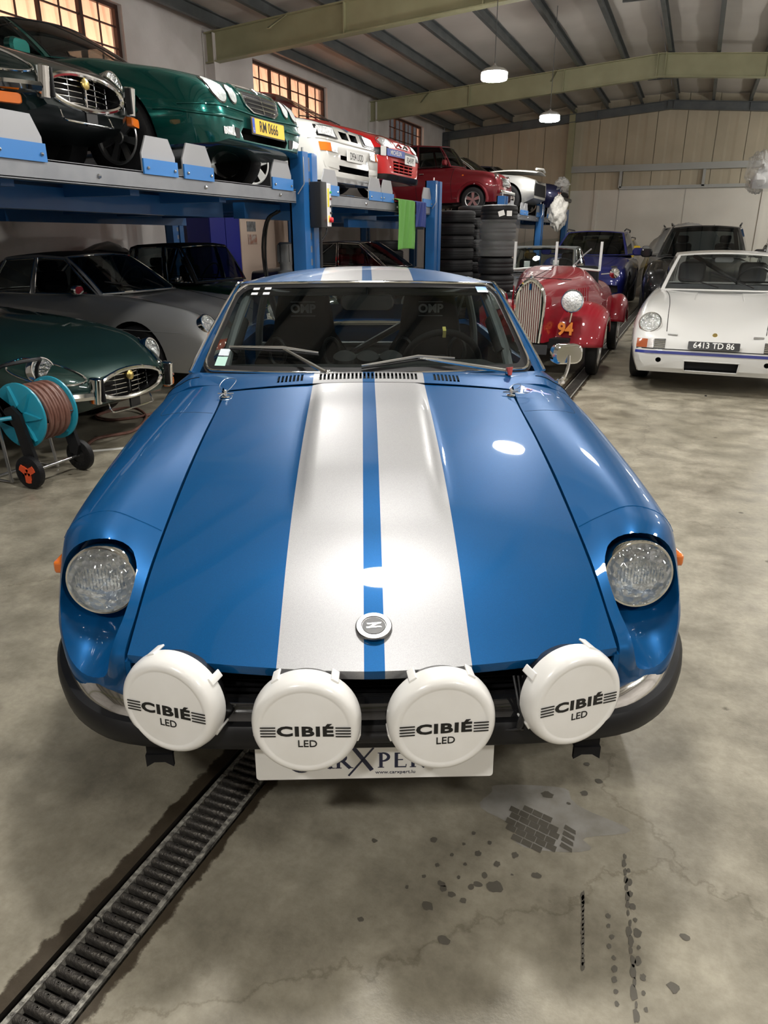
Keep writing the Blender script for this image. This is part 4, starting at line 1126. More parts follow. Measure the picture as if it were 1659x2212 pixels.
yplate = mat('plate_yellow', (.80,.50,.04), .35); wplate = mat('plate_white2', (.78,.78,.76), .35); bplate = mat('plate_black', (.012,.012,.013), .35)
fgb = mat('print_black', (.01,.01,.01), .5); fgw = mat('print_white', (.78,.78,.76), .5)
grim = mat('grille_dark', (.01,.01,.011), .5)
LIFTZ = 1.87
# ================================================================== THE PARKED CARS
Q90 = PI/2
# ---- two dark green long-nosed sports cars (one on the lift, one below)
def long_nose(label, loc, rz, pm, amb=True):
    T = dict(zc=K(0,.545,.05,.585,.2,.645,.6,.76,1.1,.845,1.6,.905,1.9,.94,2.6,.93,3.6,.92,4.2,.80,4.68,.60),
             zs=K(0,.53,.05,.56,.2,.63,.5,.735,.9,.80,1.5,.85,2.0,.88,3.0,.88,3.6,.90,4.2,.76,4.68,.56),
             xs=K(0,.30,.05,.34,.2,.44,.5,.55,.9,.60,2,.62,3.5,.60,4.68,.3),
             W=K(0,.40,.05,.46,.15,.56,.3,.65,.6,.745,1.1,.80,2.0,.83,3.4,.83,4.2,.72,4.68,.45),
             zw=K(0,.44,.3,.50,1,.56,2,.58,3.5,.58,4.68,.50), zb=K(0,.345,.06,.31,.3,.26,.8,.22,4,.24,4.68,.36), wb=K(0,.34,.06,.40,.3,.55,1,.72,3.6,.74,4.68,.38))
    c = Car('classic_sports_car', label, 'car', loc, rz, pm, T, 4.68, cuts=[(ell(0,.452,.335,.098,36), .16)], wheels=(1.02,3.68,.66,.33,.19,mat('chrome_rim',(.6,.6,.6),.2,1),'steel'))
    B().box((0,.17,.45),(.74,.01,.26)).make('mouth_void', voidm, c.root, smooth=False)
    n = 48; P = []
    for i in range(n):
        a = 2*PI*i/n; P.append(c.pt('F', .338*math.cos(a)*.99, .452+.100*math.sin(a)*.99, .002))
    B().tube([p+Vector((0,-.010,0)) for p in P], .017, 8, closed=True).make('mouth_ring', chrome, c.root)
    # grille bars follow the bowed opening
    for k in range(5):
        z = .452+(-.066+.033*k); w_ = .335*math.sqrt(1-((z-.452)/.1)**2)-.004
        B().tube([Vector((w_*u, .012+.05*u*u, z)) for u in [-1+i/8 for i in range(17)]], .0042, 6).make('grille_bar', chrome, c.root)
    for x in (-.24,-.12,.12,.24):
        h = .1*math.sqrt(1-(x/.335)**2)-.004; B().tube([(x,.02+.05*(x/.335)**2,.452-h),(x,.02+.05*(x/.335)**2,.452+h)], .0032, 6).make('grille_post', steel, c.root)
    B().tube([(0,.0,.36),(0,-.004,.50)], .010, 8).make('grille_spine', chrome, c.root)
    B().lathe([(.032,-.01),(.034,.004),(.02,.012),(0,.014)], 24, facing((0,-.012,.505),(0,-1,.1))).make('badge', mat('badge_gold',(.62,.47,.16),.3,.9), c.root)
    q_ = c.pt('F',.555,.605,.0); c.lamp((q_.x,q_.y+.0,q_.z),(.12,-1,.25),.086)
    c.line('headlight_trim', [(.655,.655),(.575,.680),(.495,.655),(.425,.60),(.385,.545),(.405,.515),(.48,.505),(.575,.515),(.645,.56),(.672,.61)], 'F', .0075, chrome, mirror=True, closed=True, n=44, off=.004)
    c.patch('headlight_cowl', [(.645,.645),(.575,.667),(.50,.645),(.43,.595),(.397,.545),(.413,.525),(.48,.515),(.575,.525),(.635,.565),(.66,.61)], 'F', pm, mirror=True, off=.002)
    for sg in (-1,1):
        Pb = cat([(sg*.40,-.03,.425),(sg*.50,.03,.427),(sg*.60,.13,.43),(sg*.69,.32,.435),(sg*.765,.62,.44)], 20)
        B().grid([[p+Vector((0,.01,.030)) for p in Pb],[p+Vector((sg*.012,-.014,.024)) for p in Pb],[p+Vector((sg*.020,-.026,0)) for p in Pb],[p+Vector((sg*.012,-.014,-.024)) for p in Pb],[p+Vector((0,.01,-.030)) for p in Pb]], flip=sg<0).make('bumper', chrome, c.root)
        o = B().rbox((sg*.385,-.035,.455),(.055,.085,.185),.02,axis=2,rot=(.12,0,0)).make('overrider', chrome, c.root); B().rbox((sg*.352,-.06,.455),(.016,.05,.16),.006,axis=2).make('overrider_pad', rubber, o)
        M_ = facing((sg*.56,.10,.353),(sg*.45,-1,0)); B().rbox((0,0,0),(.17,.062,.05),.02,axis=2).make('indicator', amber, c.root).matrix_local = M_
    B().tube(cat([(-.22,.02,.33),(-.22,.0,.285),(-.18,-.02,.27),(.18,-.02,.27),(.22,.0,.285),(.22,.02,.33)], 24), .006, 6).make('tow_rail', chrome, c.root)
    B().box((.03,.0,.30),(.10,.015,.085)).make('plate_bracket', blackp, c.root, smooth=False)
    c.line('hood_seam', [(.03,1.75),(.60,1.72)], 'T', .003, blackm, mirror=True, n=12, off=-.001)
    c.gh([(.62,1.98,.93),(.70,2.45,.93),(.70,2.85,.93),(.62,3.2,.92)], [(.50,2.32,1.22),(.52,2.5,1.235),(.52,2.8,1.22),(.50,2.95,1.18)], (1.80,.94),(2.2,1.235),(3.3,.92),(3.0,1.20), glassd, trim=chrome, roofm=blackm)
    return c
jag1 = long_nose('dark green long nosed classic car parked up on the lift beside the teal coupe', (-3.88,4.26,LIFTZ+.012), Q90, paint('paint_dark_green_black', (.004,.012,.011), .2, .3))
jag2 = long_nose('dark green long nosed classic car on the floor behind the hose reel', (-3.74,4.18,0), Q90, paint('paint_dark_green', (.016,.042,.035), .3, .35))
# ---- rear-engined coupes: silver targa under the lift, white one on the right
def rear_engine(name, label, loc, rz, pm, targa=False, cuts=()):
    T = dict(zc=K(0,.40,.04,.50,.10,.535,.5,.675,.9,.785,1.35,.89,1.8,.90,2.8,.90,3.4,.85,3.9,.66,4.15,.5),
             zs=K(0,.40,.04,.52,.10,.575,.22,.70,.40,.79,.8,.845,1.35,.885,1.8,.90,2.8,.90,3.4,.83,3.9,.64,4.15,.48),
             xs=K(0,.50,.1,.60,.4,.625,1.35,.64,2.8,.64,3.6,.60,4.15,.45),
             W=K(0,.66,.05,.72,.2,.76,.5,.79,1.0,.805,1.6,.80,2.6,.805,3.2,.825,3.8,.77,4.15,.62),
             zw=K(0,.36,.15,.50,.5,.56,1.5,.58,3,.58,4.15,.45), zb=K(0,.25,.05,.20,.3,.19,3.6,.19,4.15,.33), wb=K(0,.58,.05,.66,.3,.70,1,.74,3.6,.74,4.15,.5))
    c = Car(name, label, 'car', loc, rz, pm, T, 4.15, cuts=cuts, wheels=(.93,3.20,.70,.315,.20,mat('fuchs_rim',(.32,.32,.32),.3,.9),'5'))
    q_ = c.pt('F',.605,.655,.0); c.lamp((q_.x,q_.y-.012,q_.z+.006),(.06,-1,.55),.098,depth=.12,ringm=chrome)
    c.line('hood_seam', [(.44,.125),(.455,.35),(.47,.7),(.50,1.05),(.55,1.33)], 'T', .004, blackm, mirror=True, off=-.001)
    gb = [(.62,1.45,.895),(.68,2.30,.89),(.66,2.95,.89),(.56,3.35,.86)]
    gr = [(.495,1.98,1.262),(.53,2.30,1.282),(.52,2.75,1.255),(.50,2.80,1.245)]
    c.gh(gb, gr, (1.30,.905),(1.90,1.29),(3.42,.87),(2.85,1.27), glassd if targa else glassc, trim=chrome if targa else None, roofm=blackm if targa else None, fw=.04)
    c.line('waistline', [(.35,.585),(1.4,.60),(2.8,.60),(3.7,.55)], 'R', .003, pm, mirror=True)
    for sg in (-1,1):
        B().tube([(sg*.46,.105,.50),(sg*.58,.115,.50)], .001, 4).make('seam', blackm, c.root)
    return c
targa = rear_engine('rear_engined_car', 'dark silver targa coupe with black roof parked under the lift', (-4.12,6.57,0), Q90, mat('paint_dark_silver',(.42,.42,.41),.4,.5,coat=1), True)
c = targa
c.patch('indicator', [(.47,.435),(.70,.435),(.70,.52),(.47,.52)], 'F', mat('amber_red',(.60,.07,.015),.2,coat=1), mirror=True, off=.006, step=.03)
c.patch('bumper_strip', [(-.74,.36),(.74,.36),(.74,.385),(-.74,.385)], 'F', rubber, off=.010); c.line('bumper_trim', [(-.74,.345),(0,.345),(.74,.345)], 'F', .008, chrome, off=.004)
c.seats(.34,2.35,.90); c.wheelring(.34,1.85,.98)
B().tube([(.50,1.98,1.27),(.52,2.4,1.30),(.50,2.75,1.27)], .02, 6).make('targa_rail', blackp, c.root)
c.wipers([((-.10,1.34,.93),(-.45,1.52,1.02)),((.30,1.37,.93),(.0,1.55,1.06))])
c.mirror((.74,1.62,.95),(.13,.06,.09), chrome, sides=(-1,))
white911 = rear_engine('rear_engined_car', 'white coupe with blue front stripe and black number plate on the open floor', (.27,7.62,0), math.radians(-1), mat('paint_white',(.56,.557,.54),.35,0,coat=1,coatr=.04), cuts=[([(-.235,.235),(.235,.235),(.245,.325),(-.245,.325)],.16),(ell(-.48,.325,.026,.024,14),.16),(ell(.48,.325,.026,.024,14),.16)])
c = white911
c.patch('indicator', [(.60,.435),(.70,.435),(.70,.515),(.60,.515)], 'F', mat('amber_brown',(.34,.085,.03),.2,coat=1), mirror=True, off=.006, step=.025)
c.patch('clear_indicator', [(.545,.435),(.60,.435),(.60,.515),(.545,.515)], 'F', mat('clear_lens',(.42,.38,.36),.2,coat=1), mirror=True, off=.006, step=.025)
c.patch('horn_grille', [(.435,.43),(.54,.43),(.54,.52),(.435,.52)], 'F', mat('horn_dark',(.03,.03,.03),.3), mirror=True, off=.006)
for sg in (-1,1):
    for k in range(5): c.line('horn_slat', [(sg*.438,.442+.0165*k),(sg*.537,.442+.0165*k)], 'F', .0045, chrome, n=6, off=.008)
c.patch('front_stripe', [(-.755,.385),(.755,.385),(.755,.41),(-.755,.41)], 'F', mat('stripe_blue',(.015,.025,.20),.35,coat=1), off=.004, step=.05)
c.patch('bumper_gap', [(-.70,.425),(.70,.425),(.70,.432),(-.70,.432)], 'F', blackm, off=.004)
B().box((0,.15,.28),(.47,.012,.088)).make('oil_cooler', grim, c.root, smooth=False)
for x in (-.23,.23): c.line('mouth_edge', [(x*1.03,.232),(x*1.07,.328)], 'F', .006, c.pm, n=6)
c.line('mouth_edge', [(-.25,.328),(.25,.328)], 'F', .006, c.pm, n=8); c.line('mouth_edge', [(-.24,.232),(.24,.232)], 'F', .006, c.pm, n=8)
c.plate((-.0,-.0,.478),.455,.075,'6413 TD 86',bplate,fgw,tilt=.35,size=.078,sx=.95,bold=.0006)
B().lathe([(.03,0),(.026,.005),(0,.006)], 20, facing(c.pt('T',0,.16,.002),(0,-.6,1))@Matrix.Diagonal((.8,1.1,1,1))).make('hood_crest', mat('badge_gold',(.62,.47,.16),.3,.9), c.root)
for sg in (-1,1): B().rbox(c.pt('T',sg*.38,.10,.008),(.09,.02,.018),.006,axis=0).make('hood_strap', steel, c.root)
c.patch('cowl_vent', [(-.22,1.225),(.22,1.225),(.22,1.245),(-.22,1.245)], 'T', blackp, off=.012, step=.05)
c.line('vent_ridge', [(.225,1.24),(.24,1.0)], 'T', .006, c.pm, mirror=True, off=.001)
c.wipers([((-.02,1.35,.935),(-.42,1.45,1.02)),((.33,1.37,.935),(-.12,1.52,1.09))])
gs = mat('seat_grey',(.022,.022,.024),.7)
for sg in (-1,1): B().rbox((sg*.33,2.25,1.06),(.30,.12,.24),.06,axis=1).make('seat', gs, c.root)
B().tube([(-.33,2.42,1.24),(.25,1.95,.93)], .026, 8).make('cage_bar', mat('cage_black',(.02,.02,.02),.4), c.root)
B().rbox((.0,1.95,1.21),(.20,.03,.055),.02,axis=1).make('rear_view_mirror', mat('mirror_grey',(.12,.12,.12),.4), c.root)
c.wheelring(.34,1.78,.98); B().add([(-.60,1.5,.915),(.60,1.5,.915),(.60,1.75,.95),(-.60,1.75,.95)],[(0,1,2,3)]).make('dashboard', mat('dash_grey',(.05,.05,.055),.6), c.root, smooth=False)
B().add([(-.6,2.35,.93),(.6,2.35,.93),(.6,3.2,.90),(-.6,3.2,.90)],[(0,1,2,3)]).make('parcel_shelf', mat('shelf_grey',(.30,.30,.30),.7), c.root, smooth=False)
# ---- teal coupe on the lift
greylens = mat('grey_lens', (.30,.32,.32), .3, .2, coat=.6, noise=((.45,.47,.46), 30, 3), bump=.3, bscale=50)
teal = paint('paint_teal', (.004,.085,.072), .6, .26)
T = dict(zc=K(0,.50,.05,.66,.12,.72,.4,.80,.8,.875,1.25,.945,1.8,.95,3.2,.95,3.9,.97,4.3,.93,4.57,.62),
         zs=K(0,.49,.05,.62,.12,.68,.4,.775,.8,.845,1.25,.915,1.8,.93,3.2,.94,3.9,.95,4.3,.90,4.57,.60),
         xs=K(0,.46,.05,.56,.15,.63,.5,.69,1.3,.72,3.2,.72,4.57,.55), W=K(0,.60,.05,.69,.15,.765,.4,.82,.9,.855,2,.86,3.5,.86,4.2,.82,4.57,.68),
         zw=K(0,.44,.2,.50,1,.55,4.57,.55), zb=K(0,.30,.05,.265,.4,.25,3.9,.2,4.57,.32), wb=K(0,.55,.05,.66,.3,.76,1,.79,3.6,.80,4.57,.6))
c = Car('coupe', 'metallic teal green coupe with oval headlights and yellow number plate up on the lift', 'car', (-3.55,5.98,LIFTZ+.012), Q90, teal, T, 4.57, cuts=[([(-.34,.31),(.34,.31),(.38,.36),(.34,.40),(-.34,.40),(-.38,.36)],.20)], wheels=(.86,3.55,.755,.315,.21,mat('grey_alloy',(.36,.37,.38),.28,.9),'7'))
c.patch('headlight', ell(.575,.640,.085,.098,28), 'F', chrome, off=.004, mirror=True, step=.05); c.patch('headlight_lens', ell(.575,.640,.075,.088,28), 'F', greylens, off=.010, mirror=True, step=.04)
c.patch('inner_headlight', ell(.415,.628,.060,.072,24), 'F', chrome, off=.004, mirror=True, step=.05); c.patch('inner_lens', ell(.415,.628,.051,.063,24), 'F', greylens, off=.010, mirror=True, step=.04)
c.patch('grille', [(-.30,.715),(.30,.715),(.25,.575),(.17,.535),(-.17,.535),(-.25,.575)], 'F', grim, off=.006)
c.line('grille_frame', [(-.31,.72),(.31,.72),(.255,.57),(.17,.528),(-.17,.528),(-.255,.57)], 'F', .008, chrome, closed=True, off=.010, smooth=False)
for k in range(5): w_ = .285-.022*k; c.line('grille_slat', [(-w_,.695-.033*k),(0,.695-.033*k),(w_,.695-.033*k)], 'F', .0065, chrome, n=14, off=.014)
c.line('grille_spine', [(0,.715),(0,.53)], 'F', .005, chrome, n=8, off=.016)
c.line('bumper_seam', [(-.80,.525),(-.5,.522),(0,.505),(.5,.522),(.80,.525)], 'F', .006, teal, off=.006); c.line('bumper_moulding', [(.83,.50),(.72,.455),(.35,.452)], 'F', .010, teal, mirror=True, off=.006)
c.patch('fog_lamp', [(.46,.325),(.60,.33),(.61,.38),(.48,.39)], 'F', reflm, mirror=True, off=.006); c.patch('fog_surround', [(.40,.315),(.46,.315),(.46,.39),(.40,.385)], 'F', grim, mirror=True, off=.005)
o, M_ = c.plate((0,-.035,.425),.52,.115,'RM 0666',yplate,fgb,size=.115,sx=.72,bold=.0015,tilt=.05); c.plate((0,-.030,.425),.545,.135,'',blackp,fgb,tilt=.05)
B().prism([(-.26,-.055),(-.222,-.055),(-.222,.055),(-.26,.055)], M_@Matrix.Translation((0,0,.0062)), .0008).make('plate_band', mat('euro_blue',(.02,.07,.45),.4), o, smooth=False)
text('L', .04, fgw, o, M_@Matrix.Translation((-.241,-.03,.0072)))
c.gh([(.70,1.62,.955),(.74,2.55,.955),(.72,3.15,.96),(.62,3.75,.97)], [(.53,2.2,1.33),(.565,2.6,1.345),(.555,2.9,1.33),(.53,3.1,1.31)], (1.32,.955),(2.05,1.355),(3.95,.975),(3.2,1.33), glassd, trim=blackp)
c.line('hood_seam', [(.34,.10),(.52,.5),(.62,1.25)], 'T', .003, blackm, mirror=True, off=-.001); c.mirror((.86,1.75,1.0),(.2,.1,.13), teal); c.seats(.36,2.5,.95)
# ---- white rally saloon on the lift
wp = mat('paint_white_car', (.60,.595,.56), .35, 0, coat=1, coatr=.05)
T = dict(zc=K(0,.50,.04,.58,.10,.70,.2,.745,.6,.82,1.2,.92,1.8,.94,3.8,.94,4.46,.80), zs=K(0,.50,.04,.57,.10,.685,.2,.73,.6,.80,1.2,.90,1.8,.92,3.8,.92,4.46,.78),
         xs=K(0,.58,.1,.66,.3,.70,1.2,.73,3.8,.73,4.46,.65), W=K(0,.70,.05,.78,.12,.82,.4,.855,1.0,.865,3.8,.865,4.46,.75),
         zw=K(0,.42,.2,.5,1,.52,4.46,.5), zb=K(0,.20,.05,.15,.4,.16,3.9,.2,4.46,.32), wb=K(0,.66,.05,.76,.3,.80,1,.81,3.9,.80,4.46,.7))
c = Car('rally_car', 'white wide bodied rally saloon with square headlights up on the lift', 'car', (-3.80,8.36,LIFTZ+.012), Q90, wp, T, 4.46, cuts=[([(-.24,.675),(-.03,.675),(-.03,.595),(-.22,.595)],.25),([(.24,.675),(.03,.675),(.03,.595),(.22,.595)],.25),([(-.36,.375),(.36,.375),(.36,.42),(-.36,.42)],.20),([(-.42,.25),(.42,.25),(.42,.315),(-.42,.315)],.20)], wheels=(.84,3.45,.74,.31,.21,mat('white_rim',(.6,.6,.58),.4),'5'))
c.patch('headlight_surround', [(.345,.70),(.745,.685),(.77,.575),(.345,.575)], 'F', blackp, mirror=True, off=.008); c.patch('headlight', [(.40,.685),(.725,.675),(.75,.590),(.40,.588)], 'F', reflm, mirror=True, off=.014, step=.05)
c.patch('badge', ell(0,.705,.04,.02,16), 'F', mat('badge_blue',(.05,.08,.2),.3), off=.012, step=.03)
c.patch('indicator', [(.60,.435),(.775,.435),(.775,.515),(.60,.515)], 'F', amber, mirror=True, off=.012); c.patch('driving_light', [(.44,.435),(.60,.435),(.60,.515),(.44,.515)], 'F', reflm, mirror=True, off=.012)
c.patch('brake_duct', [(.40,.27),(.72,.285),(.74,.34),(.42,.33)], 'F', wp, mirror=True, off=.006)
c.line('bumper_crease', [(-.82,.555),(0,.548),(.82,.555)], 'F', .008, wp, off=.004)
c.plate((0.02,-.02,.425),.52,.11,'D934 UOD',wplate,fgb,size=.105,sx=.72,bold=.001)
c.gh([(.72,1.60,.93),(.76,2.5,.93),(.75,3.2,.93),(.68,3.7,.94)], [(.56,2.15,1.32),(.60,2.55,1.345),(.59,3.0,1.33),(.56,3.25,1.30)], (1.30,.93),(2.05,1.345),(3.9,.95),(3.35,1.32), glassd)
c.mirror((.86,1.75,1.0),(.2,.1,.13), wp, sides=(-1,)); c.line('hood_seam', [(.60,.12),(.66,.6),(.70,1.25)], 'T', .003, blackm, mirror=True, off=-.001)
# ---- red hatchback on the lift
rp = paint('paint_red', (.62,.010,.012), .05, .35); wh = mat('decal_white', (.75,.74,.72), .4)
T = dict(zc=K(0,.55,.05,.66,.12,.70,.4,.79,.85,.90,1.1,.95,3.2,.95,3.72,.85), zs=K(0,.54,.05,.63,.12,.67,.4,.76,.85,.87,1.1,.92,3.2,.93,3.72,.82),
         xs=K(0,.42,.06,.54,.2,.62,.9,.67,3.2,.68,3.72,.6), W=K(0,.58,.05,.68,.15,.74,.4,.79,1,.81,3.2,.81,3.72,.7),
         zw=K(0,.46,.2,.52,1,.55,3.72,.55), zb=K(0,.24,.05,.18,.4,.18,3.2,.2,3.72,.34), wb=K(0,.54,.05,.64,.3,.72,1,.75,3.2,.75,3.72,.6))
c = Car('hatchback', 'red rally hatchback with white hood lettering and black bumper strip up on the lift', 'car', (-3.86,10.10,LIFTZ+.103), Q90, rp, T, 3.72, cuts=[([(-.34,.285),(.34,.285),(.36,.42),(-.36,.42)],.20)], wheels=(.72,3.1,.70,.285,.18,mat('white_rim',(.6,.6,.58),.4),'6'))
c.patch('headlight', [(.36,.61),(.42,.665),(.56,.675),(.66,.64),(.64,.58),(.50,.565)], 'F', reflm, mirror=True, off=.010, step=.05); c.line('headlight_trim', [(.355,.61),(.42,.67),(.56,.682),(.668,.645),(.645,.575),(.50,.558)], 'F', .006, chrome, mirror=True, closed=True, off=.008)
c.patch('grille', [(-.27,.645),(.27,.645),(.22,.585),(-.22,.585)], 'F', grim, off=.008)
for sg in (-1,1): c.line('chevron_bar', [(sg*.04,.60),(sg*.12,.635),(sg*.2,.60)], 'F', .008, chrome if sg > 0 else rp, n=8, off=.014)
c.patch('bumper_strip', [(-.74,.47),(.74,.47),(.74,.55),(-.74,.55)], 'F', blackp, off=.014)
for k in range(3): c.line('intake_slat', [(-.35,.31+.04*k),(0,.31+.04*k),(.35,.31+.04*k)], 'F', .010, rp, n=10, off=.010)
for x in (-.18,0,.18): c.line('intake_post', [(x,.29),(x,.415)], 'F', .007, rp, n=5, off=.010)
c.patch('chin_spoiler', [(-.70,.19),(.70,.19),(.70,.255),(-.70,.255)], 'F', blackp, off=.02)
c.plate((.12,-.055,.455),.40,.11,'EQ-419-PY',wplate,fgb,size=.095,sx=.62,bold=.0006)
o, M_ = c.plate((-.36,-.035,.505),.50,.085,'MICHELIN',mat('banner_blue',(.05,.10,.42),.4),fgw,size=.075,sx=.95,yaw=-.10,bold=.001)
c.plate((-.66,.02,.515),.10,.11,'',wplate,fgb,yaw=-.35)
for k, (a, b_) in enumerate(((-.46,-.30),(-.24,-.08),(.0,.16),(.24,.42))): c.patch('hood_lettering', [(a,.32),(b_,.30),(b_+.02,.46),(a+.02,.48)], 'T', wh, off=.003, step=.08)
c.gh([(.66,1.30,.945),(.71,2.3,.94),(.70,3.0,.94),(.62,3.5,.93)], [(.52,1.95,1.32),(.56,2.3,1.35),(.55,2.95,1.34),(.52,3.3,1.30)], (1.02,.945),(1.85,1.345),(3.62,.94),(3.36,1.32), glassc, trim=None, fw=.06)
c.mirror((.80,1.45,1.0),(.18,.1,.13), wh, sides=(1,)); c.wipers([((-.1,1.06,.97),(-.5,1.30,1.0)),((.3,1.08,.97),(-.1,1.22,1.02))]); c.seats(.34,2.2,.94)
# ---- dark red small saloon on the lift
mp = paint('paint_dark_red', (.16,.010,.016), .3, .35)
T = dict(zc=K(0,.60,.04,.70,.10,.76,.3,.81,.75,.87,1.0,.90,2.4,.90,2.8,.84,3.05,.6), zs=K(0,.58,.04,.66,.10,.72,.3,.785,.75,.84,1.0,.88,2.4,.88,2.8,.80,3.05,.56),
         xs=K(0,.44,.05,.52,.2,.56,.9,.58,2.4,.58,3.05,.45), W=K(0,.55,.05,.61,.15,.655,.4,.69,1,.705,2.5,.705,3.05,.58),
         zw=K(0,.50,.2,.55,1,.56,3.05,.52), zb=K(0,.28,.05,.22,.4,.20,2.6,.2,3.05,.32), wb=K(0,.50,.05,.58,.3,.64,1,.66,2.6,.66,3.05,.5))
c = Car('small_saloon', 'dark red miniature saloon with flared arches up on the lift', 'car', (-3.95,16.45,LIFTZ+.072), Q90, mp, T, 3.05, wheels=(.52,2.55,.62,.25,.17,mat('bright_rim',(.6,.6,.6),.25,.9),'5'), arch=.30)
c.lamp((.50,.06,.655),(.1,-1,.1),.088,depth=.10); c.patch('grille', [(-.33,.66),(.33,.66),(.30,.54),(-.30,.54)], 'F', grim, off=.008)
c.line('grille_frame', [(-.34,.67),(.34,.67),(.31,.53),(-.31,.53)], 'F', .010, chrome, closed=True, off=.012, smooth=False)
for k in range(4): c.line('grille_slat', [(-.30,.565+.026*k),(.30,.565+.026*k)], 'F', .005, chrome, n=8, off=.012)
B().rbox((0,-.05,.40),(1.2,.06,.08),.025,axis=0).make('bumper', chrome, c.root)
for y in (.52,2.55):
    for sg in (-1,1): B().tube([Vector((sg*(.705), y+.315*math.cos(a), .255+.315*math.sin(a))) for a in [PI*i/20 for i in range(-1,22)]], .035, 8).make('arch_flare', mp, c.root)
c.patch('side_repeater', ell(.75,.72,.02,.012,10), 'L', amber, off=.006, step=.02)
c.gh([(.60,1.05,.90),(.64,1.75,.89),(.63,2.35,.89),(.56,2.72,.89)], [(.48,1.33,1.30),(.51,1.8,1.335),(.50,2.3,1.32),(.47,2.5,1.29)], (.92,.905),(1.25,1.325),(2.82,.89),(2.56,1.30), glassd, trim=blackp)
c.mirror((.70,1.15,.97),(.15,.08,.11), mp); c.line('door_seam', [(.95,.88),(1.0,.60),(.98,.26)], 'L', .004, blackm, off=0); c.line('door_seam', [(1.78,.87),(1.78,.55),(1.75,.26)], 'L', .004, blackm, off=0); B().rbox((-.715,1.65,.76),(.02,.10,.02),.006,axis=1).make('door_handle', chrome, c.root)
# ---- silver project car without its nose, and the dark blue one beside it
sp = mat('paint_old_silver', (.42,.42,.40), .4, .5, coat=.6)
T = dict(zc=K(0,.66,.3,.74,.8,.83,1.2,.90,3.4,.90,4.1,.70), zs=K(0,.72,.3,.80,.8,.85,1.2,.89,3.4,.88,4.1,.66), xs=K(0,.60,.4,.64,4.1,.5), W=K(0,.72,.3,.78,1,.81,3.4,.82,4.1,.65), zw=K(0,.50,1,.56,4.1,.5), zb=K(0,.35,.3,.24,3.4,.2,4.1,.33), wb=K(0,.66,.4,.72,3.4,.74,4.1,.5))
c = Car('project_car', 'silver stripped project car with missing nose panels up on the far lift', 'car', (-3.55,18.2,LIFTZ+.072), Q90, sp, T, 4.1, wheels=(.62,3.0,.70,.32,.19,mat('pale_rim',(.62,.60,.55),.35,.6),'5'))
c.patch('nose_shade_patch', [(-.66,.40),(.66,.40),(.60,.66),(-.60,.66)], 'F', blackm, off=.004)  # black patch on the closed body, painting the dark of an open nose
c.gh([(.62,1.35,.90),(.68,2.2,.89),(.66,2.85,.89),(.56,3.25,.86)], [(.49,1.88,1.25),(.53,2.2,1.28),(.52,2.65,1.25),(.50,2.75,1.24)], (1.20,.91),(1.80,1.28),(3.35,.87),(2.8,1.26), glassd, trim=chrome)
whp = mat('primer_white', (.72,.71,.66), .5)
b = B(); b.grid([[Vector((x, y, .93+.035*math.sin(PI*(y-.05)/1.1)-.05*(x/.6)**2+.02*y)) for x in [-.55+.11*i for i in range(11)]] for y in [.0+.11*j for j in range(11)]]); o = b.make('loose_hood', whp, c.root); md = o.modifiers.new('s','SOLIDIFY'); md.thickness = .02
B().tube([(-.5,.02,.95),(0,-.04,.97),(.5,.02,.95)], .025, 8).make('hood_edge', whp, c.root)
bp_ = paint('paint_midnight_blue', (.012,.014,.05), .3, .35)
T2 = {k: list(v) for k, v in T.items()}
c = Car('project_car', 'dark blue stripped car wrapped in plastic film at the end of the far lift', 'car', (-3.42,20.8,LIFTZ+.072), Q90, bp_, T2, 4.1, wheels=(.75,3.0,.70,.31,.19,mat('pale_rim',(.62,.60,.55),.35,.6),'5'))
c.gh([(.62,1.35,.90),(.68,2.2,.89),(.66,2.85,.89),(.56,3.25,.86)], [(.49,1.88,1.25),(.53,2.2,1.28),(.52,2.65,1.25),(.50,2.75,1.24)], (1.20,.91),(1.80,1.28),(3.35,.87),(2.8,1.26), glassd, trim=chrome)
c.patch('nose_shade_patch', [(-.6,.42),(.6,.42),(.55,.62),(-.55,.62)], 'F', blackm, off=.004); c.patch('indicator', [(.62,.50),(.72,.50),(.72,.58),(.62,.58)], 'F', amber, mirror=True, off=.02)  # nose opening is a black patch standing in for its shade
B().rbox((0,-.06,.44),(1.35,.08,.10),.03,axis=0).make('bumper', blackp, c.root)
film = mat('plastic_film', (.80,.80,.78), .22, 0, coat=.5, alpha=.38, bump=.8, bscale=14)
def crumple(name, parent, c0, r, sc, m, n=44, amp=.45, seed=1):
    rnd = random.Random(seed); ph = [(rnd.uniform(2,7), rnd.uniform(0,6), rnd.uniform(2,7), rnd.uniform(0,6)) for _ in range(7)]
    b = B(); b.ball((0,0,0), 1, n); V = []
    for v in b.V:
        th = math.atan2(v.y,v.x); q = sum(math.sin(a*th+b_)*math.sin(cc_*v.z*2+d) for a,b_,cc_,d in ph)/7
        k = r*(1+amp*q+rnd.uniform(-.06,.06)); V.append(Vector((c0[0]+v.x*k*sc[0], c0[1]+v.y*k*sc[1], c0[2]+v.z*k*sc[2])))
    return mesh(name, V, b.F, m, parent, True, 70)
crumple('film_wrap', c.root, (-.45,.0,.78), .30, (1.2,.6,.55), film, seed=3)
